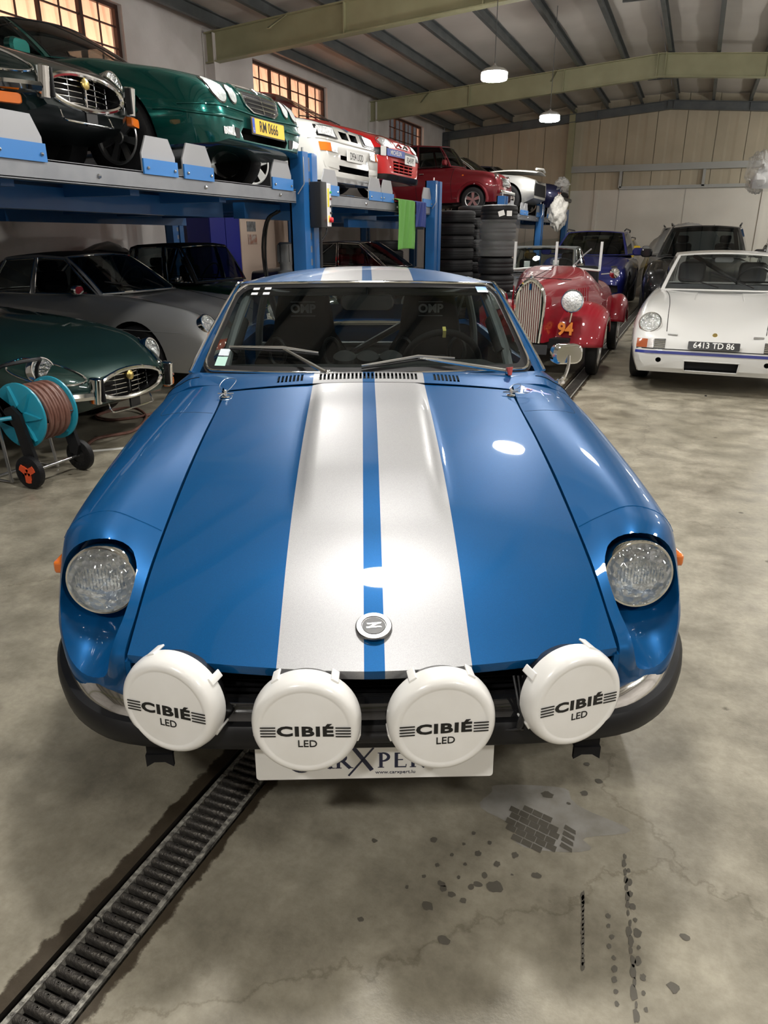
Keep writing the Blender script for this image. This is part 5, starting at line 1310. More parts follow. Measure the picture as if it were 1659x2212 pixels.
# ---- dark green roadster and dark coupe under the lifts
dgp = paint('paint_british_green', (.006,.035,.016), .1, .35)
T = dict(zc=K(0,.55,.05,.66,.4,.75,1.2,.86,1.5,.90,2.8,.88,3.9,.72), zs=K(0,.52,.05,.64,.3,.76,1.2,.84,2.8,.86,3.9,.68), xs=K(0,.45,.1,.56,1,.60,3.9,.5), W=K(0,.60,.1,.69,.5,.74,1.5,.76,3.2,.76,3.9,.6), zw=K(0,.48,1,.55,3.9,.5), zb=K(0,.30,.1,.24,3.4,.22,3.9,.35), wb=K(0,.55,.2,.66,3.3,.68,3.9,.5))
def roadster(label, loc, rz, pm, topm, hgt=0.0, gm=None):
    c = Car('roadster', label, 'car', loc, rz, pm, T, 3.9, wheels=(.75,3.05,.63,.30,.16,mat('chrome_rim',(.6,.6,.6),.2,1),'steel'))
    c.gh([(.60,1.52,.89),(.66,1.95,.89),(.66,2.5,.885),(.55,2.85,.88)], [(.54,1.80,1.225+hgt),(.56,2.0,1.25+hgt),(.54,2.45,1.23+hgt),(.50,2.6,1.20+hgt)], (1.44,.895),(1.74,1.25+hgt),(2.95,.88),(2.65,1.22+hgt), gm or glassd, fm=topm, trim=chrome, fw=.045, crown=.02)
    c.lamp((.56,.10,.64),(.05,-1,.1),.089,depth=.10)
    c.patch('grille', [(-.34,.60),(.34,.60),(.32,.44),(-.32,.44)], 'F', grim, off=.006); c.line('grille_frame', [(-.35,.61),(.35,.61),(.33,.43),(-.33,.43)], 'F', .010, chrome, closed=True, off=.010, smooth=False)
    for k in range(7): c.line('grille_slat', [(-.30+.1*k,.44),(-.30+.1*k,.60)], 'F', .005, chrome, n=4, off=.012)
    B().rbox((0,-.07,.40),(1.35,.06,.09),.03,axis=0).make('bumper', chrome, c.root)
    return c
c = roadster('green roadster with a black folding top under the lift by the blue locker', (-4.45,8.72,0), Q90, dgp, blackm, .13); c.seats(.34,2.3,.88); c.wheelring(.34,1.95,.95)
c.mirror((.72,1.7,.95),(.10,.06,.08), chrome, sides=(-1,))
dkp = paint('paint_black', (.006,.006,.007), .1, .3)
T3 = dict(zc=K(0,.55,.05,.68,.5,.80,1.3,.92,3.3,.95,4.3,.85), zs=K(0,.53,.05,.65,.5,.78,1.3,.90,3.3,.93,4.3,.82), xs=K(0,.55,.1,.66,1,.70,4.3,.6), W=K(0,.70,.1,.78,.6,.82,3.6,.83,4.3,.7), zw=K(0,.5,1,.56,4.3,.55), zb=K(0,.28,.1,.22,3.8,.22,4.3,.35), wb=K(0,.62,.2,.72,3.6,.74,4.3,.6))
c = Car('dark_coupe', 'black coupe with red interior parked under the lift by the hanging towels', 'car', (-3.95,13.75,0), Q90, dkp, T3, 4.3, wheels=(.82,3.35,.70,.31,.19,mat('grey_alloy',(.36,.37,.38),.28,.9),'5'))
c.gh([(.68,1.40,.94),(.73,2.35,.94),(.72,3.05,.95),(.62,3.6,.96)], [(.54,2.0,1.36),(.57,2.4,1.385),(.56,2.85,1.37),(.52,3.0,1.35)], (1.15,.94),(1.92,1.385),(3.75,.96),(3.1,1.36), glassd, trim=chrome); c.seats(.36,2.4,.95, m=mat('red_leather',(.20,.015,.02),.5)); c.wheelring(.36,1.9,1.0)
B().lathe([(.089,0),(.08,.02),(0,.03)],20,facing((.5,-.01,.6),(0,-1,0))).make('headlight', reflm, c.root); B().lathe([(.089,0),(.08,.02),(0,.03)],20,facing((-.5,-.01,.6),(0,-1,0))).make('headlight', reflm, c.root)
# ---- black roadster behind the red vintage car
c = roadster('black roadster with a grey hood and chrome lamps behind the red vintage car', (-2.46,11.75,0), math.radians(1), dkp, mat('grey_canvas',(.10,.10,.10),.8), .06, gm=glassc); c.seats(.34,2.3,.88); c.wheelring(.34,1.95,.95)
for sg in (-1,1): B().lathe([(.055,0),(.05,.03),(0,.05)],20,facing((sg*.70,1.35,1.0),(0,-1,.1))).make('round_mirror', chrome, c.root); B().tube([(sg*.70,1.37,1.0),(sg*.62,1.45,.88)],.01,6).make('mirror_stalk', chrome, c.root)
c.plate((.30,-.11,.46),.46,.10,'36',bplate,fgw,size=.12)
for x, h in ((-.25,.10),(.25,.12)): B().box((x,1.56,.97+h*.5),(.10,.01,h)).make('screen_paper', wplate, c.root, smooth=False)
# ---- sport utility cars
def suv(name, label, loc, rz, pm, H=1.70, W0=.96, L=4.8):
    T = dict(zc=K(0,.60,.05,.82,.12,.90,.5,.98,1.15,1.08,1.6,1.10,4.2,1.08,L,.95), zs=K(0,.58,.05,.80,.12,.87,.5,.96,1.15,1.05,4.2,1.06,L,.92), xs=K(0,.58,.06,.68,.3,.76,1.2,.80,L,.7),
             W=K(0,.74,.05,.82,.15,.88,.5,W0-.02,1.5,W0,4.2,W0,L,W0-.14), zw=K(0,.55,.3,.66,1,.70,L,.7), zb=K(0,.30,.06,.22,.5,.22,4.2,.24,L,.36), wb=K(0,.68,.06,.78,.4,.86,4,.86,L,.7))
    c = Car(name, label, 'car', loc, rz, pm, T, L, cuts=[([(-.44,.40),(.44,.40),(.48,.58),(-.48,.58)],.25)]+[([(g*.54,.36),(g*.78,.42),(g*.76,.55),(g*.56,.56)],.30) for g in (-1,1)], wheels=(.90,3.75,W0-.12,.37,.25,mat('dark_alloy',(.10,.10,.105),.3,.8),'10'))
    c.gh([(.80,1.55,1.10),(.86,2.6,1.09),(.85,3.5,1.09),(.76,4.4,1.10)], [(.62,2.25,H-.06),(.67,2.7,H-.035),(.66,3.5,H-.05),(.62,4.1,H-.10)], (1.22,1.10),(2.1,H-.02),(4.55,1.08),(4.2,H-.07), glassd, trim=None, fw=.05)
    for sg in (-1,1):
        B().tube([(sg*.63,2.3,H-.02),(sg*.65,2.5,H+.02),(sg*.66,3.7,H+.0),(sg*.64,3.9,H-.05)], .016, 6).make('roof_rail', blackp, c.root)
        M_ = facing((sg*.66,.14,.80),(sg*.25,-1,.55)); o = B().lathe([(.135,-.10),(.14,.0),(.10,.035),(0,.05)],28,M_@Matrix.Diagonal((.95,1,1,1))).make('headlight', mat('smoked_lens',(.03,.03,.032),.08,.2,coat=1), c.root); B().lathe([(.06,.035),(.05,.055),(0,.06)],20,M_).make('projector', reflm, o)
    for k in range(3): c.line('intake_slat', [(-.45,.44+.05*k),(0,.44+.05*k),(.45,.44+.05*k)], 'F', .012, pm, n=8, off=.010)
    c.line('hood_seam', [(.42,.2),(.55,.6),(.66,1.15)], 'T', .004, blackm, mirror=True, off=0)
    c.mirror((W0+.06,1.75,1.17),(.22,.11,.16), pm); c.wheelring(.38,1.95,1.12); c.seats(.40,2.5,1.08,h=.42)
    return c
suv('sport_utility', 'glossy black sport utility car behind the white coupe', (.06,14.4,0), math.radians(-1), dkp)
suv('sport_utility', 'dark blue sport utility car behind the black roadster', (-2.15,15.75,0), math.radians(1), paint('paint_deep_blue',(.010,.014,.11),.3,.3), H=1.62, W0=.93, L=4.7)
yc = suv('sport_utility', 'yellow car half hidden behind the dark blue sport utility car', (-2.45,20.9,0), 0, paint('paint_yellow',(.75,.52,.03),.0,.3), H=1.45, W0=.80, L=4.4)
# covered car: film draped over a tall car
cov = suv('covered_car', 'tall car covered with grey translucent film behind the black sport utility car', (-.30,20.6,0), 0, paint('paint_grey',(.20,.20,.20),.3,.4), H=1.76, W0=.95, L=4.6)
rows = []
for j in range(15):
    y = -.05+.34*j; r = []
    for i in range(33):
        a = PI*(i/32); x = 1.12*math.cos(a); base_ = 1.0 if y < 1.0 else 1.84 if y > 2.0 else lerp(1.0,1.84,(y-1.0))
        z = (base_)*(math.sin(a)**.45 if math.sin(a) > 0 else 0); xx = x*(1-.22*(z/1.84)**3)
        r.append(Vector((xx+.02*math.sin(9*z+j), y, max(.15,z)+.02*math.sin(i*1.9+j*1.3))))
    rows.append(r)
B().grid(rows).make('cover_film', mat('grey_film',(.35,.35,.34),.3,0,coat=.4,alpha=.72,bump=.7,bscale=7), cov.root, ang=180)
# pale classic at the right edge, silver
lc = roadster('pale silver classic car standing past the black sport utility car', (2.0,17.4,0), 0, mat('paint_pale_silver',(.55,.55,.55),.35,.3,coat=1), mat('paint_pale_silver',(.55,.55,.55)), .10)
for sg in (-1,1): B().lathe([(.055,0),(.05,.03),(0,.05)],20,facing((sg*.72,1.25,1.12),(0,-1,.1))).make('round_mirror', chrome, lc.root); B().tube([(sg*.72,1.27,1.12),(sg*.62,1.4,.88)],.01,6).make('mirror_stalk', chrome, lc.root)
# ---- red vintage open car, number 94
vr = paint('paint_vintage_red', (.21,.002,.010), .0, .45)
v = thing('vintage_car', 'red open vintage car with tall chrome radiator and number 94 on the wing', 'car', (-1.52,7.62,0), math.radians(0))
secs = []
for y, hw, zt, zb_, sq in ((.06,.165,1.02,.42,.55),(.5,.27,1.06,.42,.55),(1.0,.38,1.10,.42,.6),(1.45,.47,1.14,.40,.65),(2.0,.56,.98,.38,.7),(2.8,.56,.95,.38,.7),(3.3,.45,.85,.42,.6),(3.55,.28,.66,.48,.5)):
    r = []
    for k in range(25):
        a = PI*k/24; c_, s_ = math.cos(a), math.sin(a)
        r.append(Vector((hw*(1 if c_ > 0 else -1)*abs(c_)**(sq*.75), y, lerp(zb_, zt, s_**.42))))
    secs.append(r)
cols = [cat([s_[k] for s_ in secs], 40) for k in range(25)]
b = B().grid([[cols[k][i] for k in range(25)] for i in range(40)]); b.add(secs[0], [tuple(range(25))]); b.add(secs[-1], [tuple(range(24,-1,-1))])
b.make('body', vr, v)
B().box((0,1.9,.40),(.8,3.4,.10)).make('chassis', blackm, v, smooth=False)
# radiator shell and slats
shell = [(-.115,.42),(-.140,.75),(-.135,.90),(-.09,.99),(0,1.045),(.09,.99),(.135,.90),(.140,.75),(.115,.42)]
P = cat([Vector((p[0],0,p[1])) for p in shell], 40)
B().tube([p+Vector((0,.045,0)) for p in P], .022, 8).make('radiator_shell', chrome, v)
b = B(); b.add([p+Vector((0,.09,0)) for p in P], [tuple(range(40))]); b.make('radiator_core', voidm, v, smooth=False)
for k in range(11):
    x = -.11+.022*k; zt = 1.02-.12*(abs(x)/.13)**2.2; B().box((x,.055,(.42+zt)/2),(.0115,.03,zt-.42)).make('radiator_slat', mat('slat_nickel',(.50,.48,.42),.3,.35), v, smooth=False)
B().box((0,.03,.98),(.022,.01,.06)).make('radiator_badge', chrome, v); B().lathe([(.02,0),(.02,.02),(.008,.03),(0,.05)],12,Matrix.Translation((0,.06,1.06))).make('radiator_cap', chrome, v)
b = B()
for sg in (-1,1): b.tube([(sg*.01,.10,1.068),(sg*.01,1.45,1.148)],.004,5) if sg > 0 else b.tube([(0,.15,1.065),(-.30,.72,1.02)],.004,5)
b.tube([(0,.15,1.065),(.30,.72,1.02)],.004,5); b.make('hood_hinge', blackm, v)
for sg in (-1,1):
    for k in range(9): B().tube([(sg*(.315+.016*k),.62+.07*k,.68),(sg*(.30+.016*k),.62+.07*k,.92)],.007,5).make('hood_louvre', vr, v)
    B().lathe([(.10,-.13),(.112,-.02),(.118,.0),(.11,.012),(.106,.012)],28,facing((sg*.40,.22,.835),(0,-1,.05))).make('headlight', chrome, v); 
    hl = B().lathe([(.106,.006),(.08,.02),(0,.03)],24,facing((sg*.40,.22,.835),(0,-1,.05))).make('headlight_lens', reflm, v)
    B().lathe([(0,-.16),(.05,-.155),(.09,-.12),(.10,-.10)],24,facing((sg*.40,.22,.835),(0,-1,.05))).make('headlight_shell', chrome, v)
    B().tube([(sg*.40,.26,.73),(sg*.38,.30,.62)],.014,6).make('headlight_stalk', chrome, v)
    # bulbous wings: an outer shell swept over the wheel, rolled down at the outer edge
    def wing(yc, r, x0, x1, a0, a1, flare, name):
        rows = []
        for i in range(33):
            t = i/32; a = math.radians(lerp(a0,a1,t)); R = r*(1+flare*(1-t)**1.5)
            xi = x0
            row = []
            for k in range(17):
                u = k/16; x = lerp(xi, x1, min(1,u*1.12)); q = max(0,u-.35)/.65
                Rk = R*(1-.10*(1-u)**2) - .20*q**3.0
                if u > .893: x = x1+.006*math.sin((u-.893)*20)
                row.append(Vector((sg*x, yc-Rk*math.cos(a), .34+Rk*math.sin(a)*1.02)))
            rows.append(row)
        o = B().grid(rows, flip=sg>0).make(name, vr, v); md = o.modifiers.new('s','SOLIDIFY'); md.thickness = .012; md.offset = 0
        return rows
    wr = wing(.85,.42,.15,.72,2,150,.30,'front_wing')
    wing(3.0,.40,.50,.74,10,175,0.0,'rear_wing')
    for y in (.85,3.0):
        wheel(v, sg*.60, y, .33, .125, mat('chrome_rim',(.6,.6,.6),.2,1), '20', rr=.24)
B().tube([(-.6,.85,.33),(.6,.85,.33)],.03,8).make('front_axle', blackm, v)
orange = mat('orange_print',(.90,.28,.02),.5)
def wingpt(x, z):
    """front face of the +x wing at height z"""
    best = min((p for r in wr for p in r), key=lambda p: (p.x-x)**2+(p.z-z)**2 if p.y < .85 else 9); return best
sgx = 1
# wr holds the +x wing (last loop); lay the digits on its front face
p0 = wingpt(.33,.50); M_ = facing((p0.x+.03, p0.y-.055, p0.z+.02), (0.08,-1,.16)); text('94', .175, orange, v, M_, bold=.006, sx=.92, depth=.012)
# windscreen: two flat panes with aluminium posts
scr = [(-.50,1.46),(-.17,1.40),(.17,1.40),(.50,1.46)]
for x, y in ((-.50,1.46),(0,1.40),(.50,1.46)): B().box((x,y+.02,1.245),(.028,.022,.32)).make('screen_post', mat('alu_post',(.72,.72,.70),.35,.6), v, smooth=False)
for sg in (-1,1):
    B().add([(0,1.40,1.10),(sg*.50,1.46,1.08),(sg*.50,1.50,1.38),(sg*.30,1.49,1.42),(0,1.45,1.44)],[(0,1,2,3,4)]).make('screen_pane', glassc, v, smooth=False)
    B().tube([(0,1.385,1.115),(sg*.28,1.40,1.112),(sg*.50,1.455,1.09)],.013,6).make('screen_sill', mat('alu_post',(.72,.72,.70)), v)
B().tube([(.22,1.37,1.15),(.33,1.38,1.27),(.40,1.38,1.33)],.008,6).make('wiper', steel, v); B().ball((.22,1.375,1.13),.025,10).make('wiper_motor', steel, v)
for sg in (-1,1): B().rbox((sg*.24,2.15,.95),(.36,.14,.34),.05,axis=1).make('seat', blackm, v)
B().lathe([(.06,0),(.05,.03),(0,.05)],16,facing((.66,1.6,1.06),(0,-1,0))).make('door_mirror', chrome, v); B().tube([(.66,1.62,1.06),(.52,1.52,1.05)],.008,6).make('mirror_stalk', steel, v)
Mv = TR((0,.0,.36),(PI/2-.2,0,0)); o = B().prism(rrect(.44,.10,.008), Mv, .005).make('number_plate', bplate, v, smooth=False); text('345', .10, fgw, o, Mv@Matrix.Translation((0,0,.006)), bold=.001)
# ================================================================== PARKING LIFTS
lblue = mat('lift_blue', (.012,.10,.30), .38, .0, coat=.3, noise=((.015,.12,.34), 3, 3)); lgrey = mat('lift_grey', (.27,.28,.30), .42, .45, noise=((.22,.23,.25), 5, 4))
stopg = mat('stop_grey', (.36,.365,.38), .45, .3); lbright = mat('stop_blue', (.03,.20,.55), .4)
XF, XB2 = -3.65, -8.05
def lift_post(x, y, label, h=2.22):
    t = thing('lift_post', label, 'lift post', (x, y, 0), 0, 'blue lift posts'); w_ = .30; d = .16; x = y = 0
    b = B(); b.box((x, y-w_/2+.055, h/2), (d, .11, h)); b.box((x, y+w_/2-.055, h/2), (d, .11, h)); b.box((x-d/2+.01, y, h/2), (.02, w_, h)); b.box((x,y,.01),(.34,.42,.02))
    o = b.make('post', lblue, t, smooth=False)
    B().box((x+d/2-.03, y, h/2-.02), (.012,.10,h-.04)).make('ladder_strip', lgrey, t, smooth=False)
    for k in range(int(h/.125)-1): B().box((x+d/2-.022, y, .15+.125*k), (.008,.055,.062)).make('ladder_slot', lblue, t, smooth=False)
    B().cyl((x,y,h),(x,y,h+.05),.012,8).make('cable_bolt', steel, t)
def stop_plate(parent, y, z, tilt=0):
    M_ = TR((XF-.045, y, z), (PI/2,0,PI/2)); w_ = .185
    o = B().prism([(-w_,0),(w_,0),(w_,.13),(w_*.66,.245),(-w_*.66,.245),(-w_,.13)], M_, .012).make('wheel_stop', stopg, parent, smooth=False)
    B().box((XF-.022, y, z+.045), (.012, .38, .10)).make('stop_flange', lbright, o, smooth=False)
    for q in (-.15,.15): B().ball((XF-.012, y+q, z+.035), .012, 8).make('bolt', steel, o)
def lift(y0, y1, label, stops, zd):
    t = thing('lift_platform', label, 'car lift', (0,0,0), 0, 'parking lift platforms')
    yc = (y0+y1)/2; ww = y1-y0-.38
    b = B()
    rows = []
    for i in range(int(ww/.05)): rows.append([Vector((x, y0+.195+i*.05, zd+(.0 if i % 4 < 2 else -.02))) for x in (XF-.06, XB2)])
    b.grid(rows); b.make('deck', lgrey, t, smooth=False)
    B().box(((XF+XB2)/2, yc, zd-.035), (XF-XB2-.2, ww, .02)).make('deck_underside', lblue, t, smooth=False)
    b = B(); b.box((XF-.045, yc, zd-.045), (.02, ww, .11)); b.box((XF-.075, yc, zd-.10), (.08, ww, .012)); b.box((XF-.075,yc,zd+.008),(.08,ww,.012)); b.make('front_edge', lgrey, t, smooth=False)
    B().box((XF-.95, yc, zd-.15), (.14, ww-.02, .16)).make('cross_beam', lblue, t, smooth=False); B().box((XB2, yc, zd-.14), (.12, ww-.02, .18)).make('cross_beam', lblue, t, smooth=False)
    for k in range(1, 4): B().box(((XF+XB2)/2, lerp(y0,y1,k/4), zd-.09), (XF-XB2-.5, .10, .09)).make('runner', lblue, t, smooth=False)
    for y in stops: stop_plate(t, y, zd)
    for k in range(4): B().ball((XF-.032, lerp(y0+.5,y1-.5,k/3), zd-.05), .016, 8).make('edge_bolt', steel, t)
    B().tube([(XF+.02, y1-.25, zd-.03), (XF+.05, y1-.175, zd+.06), (XF+.05, y1-.175, zd+.30)], .005, 5).make('lift_cable', steel, t)
    return t
PY = (2.40, 6.92, 10.95, 15.2, 19.15, 22.95)
l1 = lift(PY[0], PY[1], 'blue steel parking lift carrying the dark green classic and the teal coupe', (3.45,4.70,5.16,6.46), LIFTZ)
l2 = lift(PY[1], PY[2], 'blue steel parking lift carrying the white rally car and the red hatchback', (7.48,8.70,9.09,10.60), LIFTZ)
l3 = lift(PY[3], PY[4], 'blue steel parking lift carrying the dark red saloon and silver project car', (16.0,17.0,17.4,18.8), LIFTZ+.06)
l4 = lift(PY[4], PY[5], 'blue steel parking lift at the far end carrying the dark blue project car', (20.2,21.4), LIFTZ+.06)
for y, n in zip(PY, ('at the near end of the row', 'carrying the control box between the first two lifts', 'beside the green and blue towels', 'behind the tall tyre stack', 'with the plastic bag hung on it', 'at the far end of the row')):
    lift_post(XF-.05, y, 'blue slotted steel front post '+n); lift_post(XB2-.35, y, 'rear blue lift post opposite the one '+n)
for y in (9.40,10.76):                                         # pads lifting the red hatchback
    for x in (-4.58,-6.96): B().box((x, y, LIFTZ+.05), (.5,.24,.10)).make('raised_pad', lbright, l2, smooth=False)
B().box((-4.1,9.7,1.62),(.06,1.9,.10)).make('cross_tie', lblue, l2, smooth=False)
# control box on the post between the first two lifts
cb = thing('control_box', 'black and white lift control box with red stop button on the blue post', 'control box', (XF+.10, 7.0, 1.54))
B().rbox((0,-.06,.21),(.13,.13,.42),.01).make('box_housing', blackp, cb)
pn = B().rbox((.02,.045,.21),(.10,.09,.40),.012).make('panel', mat('panel_white',(.72,.71,.72),.4), cb)
B().box((.071,.020,.28),(.004,.03,.17)).make('yellow_label', mat('label_yellow',(.80,.68,.05),.5), pn, smooth=False)
for k, (m, z) in enumerate(((mat('button_green',(.02,.35,.08),.4),.33),(mat('button_dark',(.12,.02,.02),.4),.27),(blackp,.20),(blackp,.14))): B().cyl((.06,.062,z),(.085,.062,z),.011,10).make('button', m, pn)
B().box((.071,.03,.085),(.004,.035,.06)).make('yellow_plate', mat('label_yellow',(.80,.68,.05)), pn, smooth=False); B().lathe([(.026,0),(.024,.03),(.01,.036),(0,.036)],16,TR((.07,.05,.075),(0,PI/2,0))).make('stop_button', mat('button_red',(.60,.02,.03),.35), pn)
B().tube(cat([(.0,-.03,.0),(.0,-.03,-.3),(.0,-.05,-.9),(.0,-.05,-1.5)],12),.016,8).make('conduit', blackp, cb); B().tube(cat([(.03,.05,.02),(.03,.04,-.05),(.01,-.02,-.12)],10),.008,6).make('cable', blackp, cb)
# pump unit by that post
pm_ = thing('pump_unit', 'grey electric pump motor with blue box beside the lift post', 'pump', (-4.36,7.66,0))
b = B(); b.lathe([(0,1.40),(.06,1.40),(.085,1.38),(.085,1.18),(.07,1.16),(.07,1.10),(.10,1.08),(.10,1.02),(.05,1.0),(.05,.9),(.11,.88),(.11,.0),(0,0)],24); b.make('motor', mat('motor_grey',(.16,.165,.17),.4,.4), pm_)
B().box((.0,.14,1.28),(.14,.10,.20)).make('terminal_box', lblue, pm_, smooth=False)
for k in range(12): a = 2*PI*k/12; B().box((.088*math.cos(a),.088*math.sin(a),1.28),(.012,.006,.18),(0,0,a)).make('cooling_fin', mat('motor_grey',(.16,.165,.17)), pm_, smooth=False)
B().tube(cat([(-.02,-.10,1.0),(-.10,-.22,.95),(-.12,-.24,1.3),(-.05,-.26,1.62),(.1,-.25,1.72)],16),.014,6).make('hydraulic_hose', blackp, pm_); B().tube(cat([(-.02,-.12,.95),(-.16,-.14,.9),(-.18,-.2,1.3),(-.05,-.3,1.62),(.1,-.3,1.72)],16),.014,6).make('hydraulic_hose', blackp, pm_)
# towels hung over the lift edge
def towel(name, label, y0, y1, z0, z1, m, seed):
    rnd = random.Random(seed); rows = []; n = 24
    for j in range(25):
        t = j/24; z = lerp(z1, z0, t); r = []
        for i in range(n+1):
            u = i/n; r.append(Vector((XF+.035+.014*math.sin(u*9+seed)*t+.006*math.sin(u*23+t*4), lerp(y0,y1,u)+.02*math.sin(t*3+seed)*t+(u-.5)*.03*math.sin(t*2.5), z+(.012*math.sin(u*PI) if j == 24 else 0))))
        rows.append(r)
    rows = [[Vector((XF-.10, p.y, z1+.006)) for p in rows[0]], [Vector((XF+.0, p.y, z1+.010)) for p in rows[0]]]+rows
    o = B().grid(rows).make(name, m); md = o.modifiers.new('s','SOLIDIFY'); md.thickness = .008
    return tag(o, label, 'towel')
towel('towel', 'bright green cloth towel hanging from the lift edge', 9.30, 9.92, 1.30, 1.90, mat('green_terry',(.16,.44,.09),.95,bump=.6,bscale=220), 1)
towel('towel', 'short blue cloth towel hanging beside the green one', 9.96, 10.38, 1.58, 1.90, mat('blue_terry',(.035,.06,.26),.95,bump=.6,bscale=220), 2)
# ================================================================== TYRES
tw_me = {}
def tyre(x, y, z, r, h, label, grp):
    k = (round(r,2), round(h,2))
    if k not in tw_me:
        o = B().lathe([(r*.60,h*.12),(r*.62,h*.02),(r*.80,0),(r*.95,h*.06),(r,h*.2),(r,h*.38),(r*.985,h*.40),(r*.985,h*.44),(r,h*.46),(r,h*.58),(r*.985,h*.60),(r*.985,h*.64),(r,h*.66),(r,h*.80),(r*.95,h*.94),(r*.80,h),(r*.62,h*.98),(r*.60,h*.88),(r*.60,h*.12)],36).make('tyre', tyrem)
        tw_me[k] = o.data
    else: o = link('tyre', tw_me[k])
    o.location = (x, y, z); o.rotation_euler = (0,0,random.uniform(0,6)); return tag(o, label, 'tyre', grp)
def stack(x, y, r, h, n, label, grp):
    for k in range(n): tyre(x+random.uniform(-.015,.015), y+random.uniform(-.015,.015), k*h, r, h, ('topmost ' if k == n-1 else ORD[n-1-k]+' from the top, ')+label, grp)
stack(-3.72,12.2,.31,.186,10,'black tyre in the stack right beside the blue lift post','tyres stacked by the lift post')
stack(-3.60,12.95,.30,.178,11,'black tyre in the tallest stack below the dark red saloon','tyres in the tallest stack')
stack(-2.72,11.0,.265,.236,8,'wide black tyre in the front stack with plastic film','wide tyres in the front stack')
stack(-6.3,15.6,.33,.20,7,'dark tyre stacked under the lift behind the black coupe','tyres stacked behind the black coupe')
clearfilm = mat('clear_film', (.75,.76,.76), .18, 0, coat=.6, alpha=.10, bump=.9, bscale=16)
b = B(); rows = []
for j in range(9):
    z = 1.20+.49*j/8; rows.append([Vector((-2.72+(.300+.010*math.sin(5*a+j)+.006*math.sin(13*a))*math.cos(a), 11.0+(.300+.010*math.sin(5*a+j))*math.sin(a), z)) for a in [2*PI*i/48 for i in range(49)]])
tag(b.grid(rows).make('stretch_film', clearfilm, ang=180), 'clear stretch film wrapped round the front tyre stack', 'plastic film')
for dx, an in ((.04,-.3),(.17,.0)):
    a = -PI/2+.25+dx*3.2; o = B().box((0,0,0),(.085,.004,.07)).make('tyre_label', wplate); o.location = (-2.72+.283*math.cos(a), 11.0+.283*math.sin(a), 1.77); o.rotation_euler = (0,an,a+PI/2); tag(o, ['white slanted paper label stuck on the top wide tyre','white square paper label stuck on the top wide tyre'][dx > .1], 'label')
# plastic bag on the far lift post
bag = crumple('plastic_bag', None, (-3.24,19.05,2.02), .30, (.7,.8,1.25), mat('bag_plastic',(.70,.68,.62),.3,0,coat=.4,bump=1.0,bscale=18), seed=5); tag(bag, 'crumpled white plastic bag hung on the far lift post', 'plastic bag')
# ================================================================== HOSE REEL
hr = thing('hose_reel', 'turquoise garden hose reel on a black cart with orange wheel hubs', 'hose reel', (-3.66,3.12,0))
turq = mat('turquoise_plastic',(.02,.30,.42),.35); hosem = mat('brown_hose',(.17,.075,.055),.42,noise=((.22,.11,.085),20,3)); orangep = mat('orange_plastic',(.80,.10,.03),.35)
RC = Vector((-.02,.0,.43)); RW = .27
for k, y in enumerate((0.02, RW)):
    Mx = TR((RC.x, y, RC.z), (PI/2,0,0))
    o = B().lathe([(.06,-.012),(.19,-.012),(.2,-.004),(.2,.008),(.19,.012),(.06,.012)],40,Mx).make('flange', turq, hr)
    for q in range(7):
        b = B(); b.prism([(.05,-.03),(.15,-.010),(.185,0),(.15,.010),(.05,.03)], Mx@Matrix.Rotation(2*PI*q/7,4,'Z')@Matrix.Translation((0,0,.010)), .022); b.make('flange_rib', turq, o, smooth=False)
rnd = random.Random(4)
P = []
for layer in range(4):
    R_ = .105+.022*layer
    for i in range(9*26):
        t = i/(9*26); a = 2*PI*9*t; yy = lerp(.05,RW-.02, t if layer % 2 == 0 else 1-t)
        P.append(Vector((RC.x+(R_+.004*math.sin(3*a+layer))*math.cos(a), yy+.014*math.sin(a*.5+layer), RC.z+(R_+.004*math.sin(2*a))*math.sin(a))))
B().tube(P, .0115, 6).make('coiled_hose', hosem, hr)
B().cyl((RC.x,-.04,RC.z),(RC.x,RW+.04,RC.z),.02,12).make('axle', blackp, hr)
for y in (-.035, RW+.045):
    b = B(); b.prism([(-.05,.05),(.0,.07),(.06,.02),(.13,-.25),(.10,-.32),(.05,-.30),(.0,-.06),(-.06,-.03),(-.16,.15),(-.20,.14),(-.11,-.03)], TR((RC.x, y+.012, RC.z),(PI/2,0,0)), .024); b.make('side_frame', blackp, hr, smooth=False)
    s_ = -1 if y < 0 else 1
    wo = B().lathe([(.05,-.02),(.085,-.024),(.10,-.018),(.104,0),(.10,.018),(.085,.024),(.05,.02)],32,TR((.07,y+s_*.03,.104),(PI/2,0,0))).make('cart_wheel', tyrem, hr); B().lathe([(0,-.016),(.07,-.016),(.07,.016),(0,.016)],24,TR((.07,y+s_*.03,.104),(PI/2,0,0))).make('wheel_disc', blackp, wo)
    for q in range(3): B().prism([(0,-.022),(.062,-.020),(.066,.0),(.062,.020),(0,.022)], TR((.07,y+s_*.03+(-.0 if s_ < 0 else .026),.104),(PI/2,0,0))@Matrix.Rotation(2*PI*q/3+.5,4,'Z')@Matrix.Translation((0,0,.016)), .010).make('hub_spoke', orangep, wo, smooth=False)
B().cyl((.07,-.05,.104),(.07,RW+.06,.104),.010,10).make('wheel_axle', steel, hr)
B().tube(cat([(-.17,-.03,.58),(-.16,-.03,.66),(-.10,.0,.72),(-.06,.05,.735),(-.06,RW-.03,.735),(-.10,RW+.03,.72),(-.16,RW+.05,.66),(-.17,RW+.05,.58)],30),.012,8).make('push_handle', blackp, hr)
B().tube([(-.16,-.04,.40),(-.12,-.05,.012),(-.30,-.05,.012),(-.30,RW+.05,.012),(-.12,RW+.05,.012),(-.16,RW+.04,.40)],.010,8).make('stand_tube', steel, hr)
b = B(); b.tube([(RC.x,-.05,RC.z),(RC.x-.05,-.10,RC.z-.005),(RC.x-.16,-.10,RC.z-.02)],.013,8); b.make('crank', turq, hr)
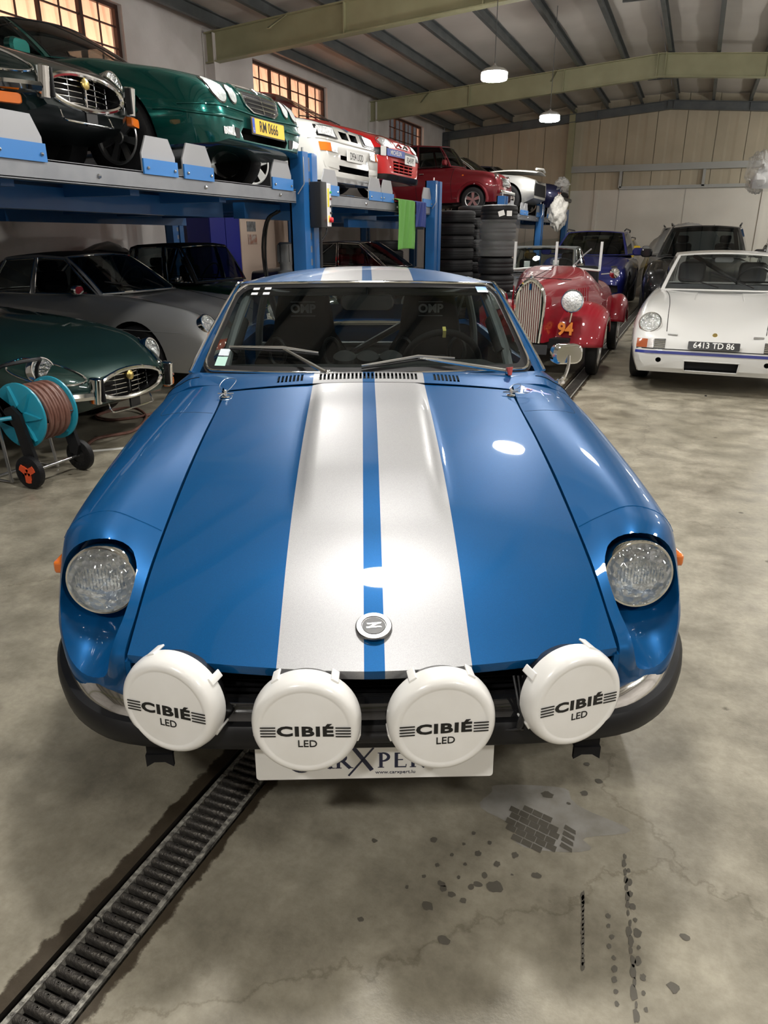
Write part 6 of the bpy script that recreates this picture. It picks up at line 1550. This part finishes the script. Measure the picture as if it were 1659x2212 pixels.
hs = B().tube(cat([(-3.76,3.50,.30),(-3.80,3.62,.10),(-3.95,3.85,.014),(-4.05,4.10,.012),(-3.95,4.35,.012),(-4.05,4.62,.012),(-4.22,4.86,.012),(-4.45,4.98,.03),(-4.62,4.90,.012),(-4.58,4.66,.012),(-4.35,4.62,.012),(-4.2,4.9,.012),(-4.25,5.2,.012),(-4.15,5.45,.012)],120),.0125,8).make('garden_hose', hosem)
tag(hs, 'brown garden hose trailing over the floor in a loop', 'hose')
struct(B().box((-3.78,3.91,.0008),(.34,.05,.0012),(0,0,.75)).make('trim_8', mat('line_white',(.62,.61,.57),.6), smooth=False))
o = B().box((-4.55,3.0,.006),(.8,.55,.012)).make('base_plate', lblue, smooth=False); tag(o, 'blue steel floor plate beside the hose reel', 'floor plate')
# ================================================================== ALONG THE LEFT WALL
lk = thing('locker', 'deep blue two door steel locker against the left wall', 'locker', (-8.60,12.40,0))
db = mat('locker_blue',(.012,.018,.24),.4)
B().box((0,0,.98),(.5,1.0,1.95)).make('locker_body', db, lk, smooth=False)
for s_ in (-1,1): o = B().box((.256,s_*.25,.98),(.014,.48,1.90)).make('locker_door', db, lk, smooth=False); B().box((.267,s_*.03,1.0),(.012,.02,.12)).make('handle', blackp, o, smooth=False)
pt = B().box((-9.02,15.0,1.05),(.10,2.2,2.1)).make('notice_board', mat('cream_board',(.78,.62,.50),.7), smooth=False); tag(pt, 'cream partition panel with pictures on the left wall', 'partition')
for y, z, m in ((14.32,1.68,mat('picture_grey',(.35,.36,.37),.5,noise=((.15,.15,.15),9,3))),(14.34,1.42,mat('picture_car',(.45,.16,.08),.5,noise=((.6,.55,.5),9,3)))): o = B().box((-8.965,y,z),(.012,.34,.20)).make('wall_picture', m, smooth=False); tag(o, ['small grey picture pinned on the cream panel','small picture of a red car pinned on the cream panel'][z < 1.5], 'picture')
# covered motorbike by the wall
prof = [(-.55,0),(-.55,.7),(-.45,1.12),(-.25,1.28),(.0,1.36),(.25,1.40),(.42,1.36),(.50,1.28),(.58,1.30),(.66,1.22),(.62,.9),(.70,.4),(.72,0)]
rows = []
for k in range(9):
    u = -1+k/4; sc = math.sqrt(max(0.02,1-u*u*.92)); rows.append([Vector((-8.72+.22*u, 9.4+p[0]*(.85+.15*sc), p[1]*(.80+.20*sc))) for p in prof])
mb = recalc(B().grid(rows).make('covered_motorbike', blackp)); tag(mb, 'motorbike under a glossy black cover against the white wall', 'motorbike')
# lift on the right with a film wrapped car nose
def right_lift():
    t = thing('lift_platform', 'parking lift on the right carrying the film wrapped car', 'car lift', (0,0,0))
    B().box((3.9,22.6,2.36),(4.4,2.3,.12)).make('deck', lgrey, t, smooth=False)
    for x in (1.95,5.9):
        for y in (21.5,23.7): B().box((x,y,1.35),(.14,.14,2.7)).make('post', lblue, t, smooth=False)
    return t
right_lift()
wc = rear_engine('wrapped_car', 'silver car nose wrapped in clear film up on the right hand lift', (1.02,22.6,2.42), -Q90, mat('paint_pale_silver',(.55,.55,.55)))
crumple('film_wrap', wc.root, (0,.18,.60), .75, (1.25,.42,.62), film, seed=8)
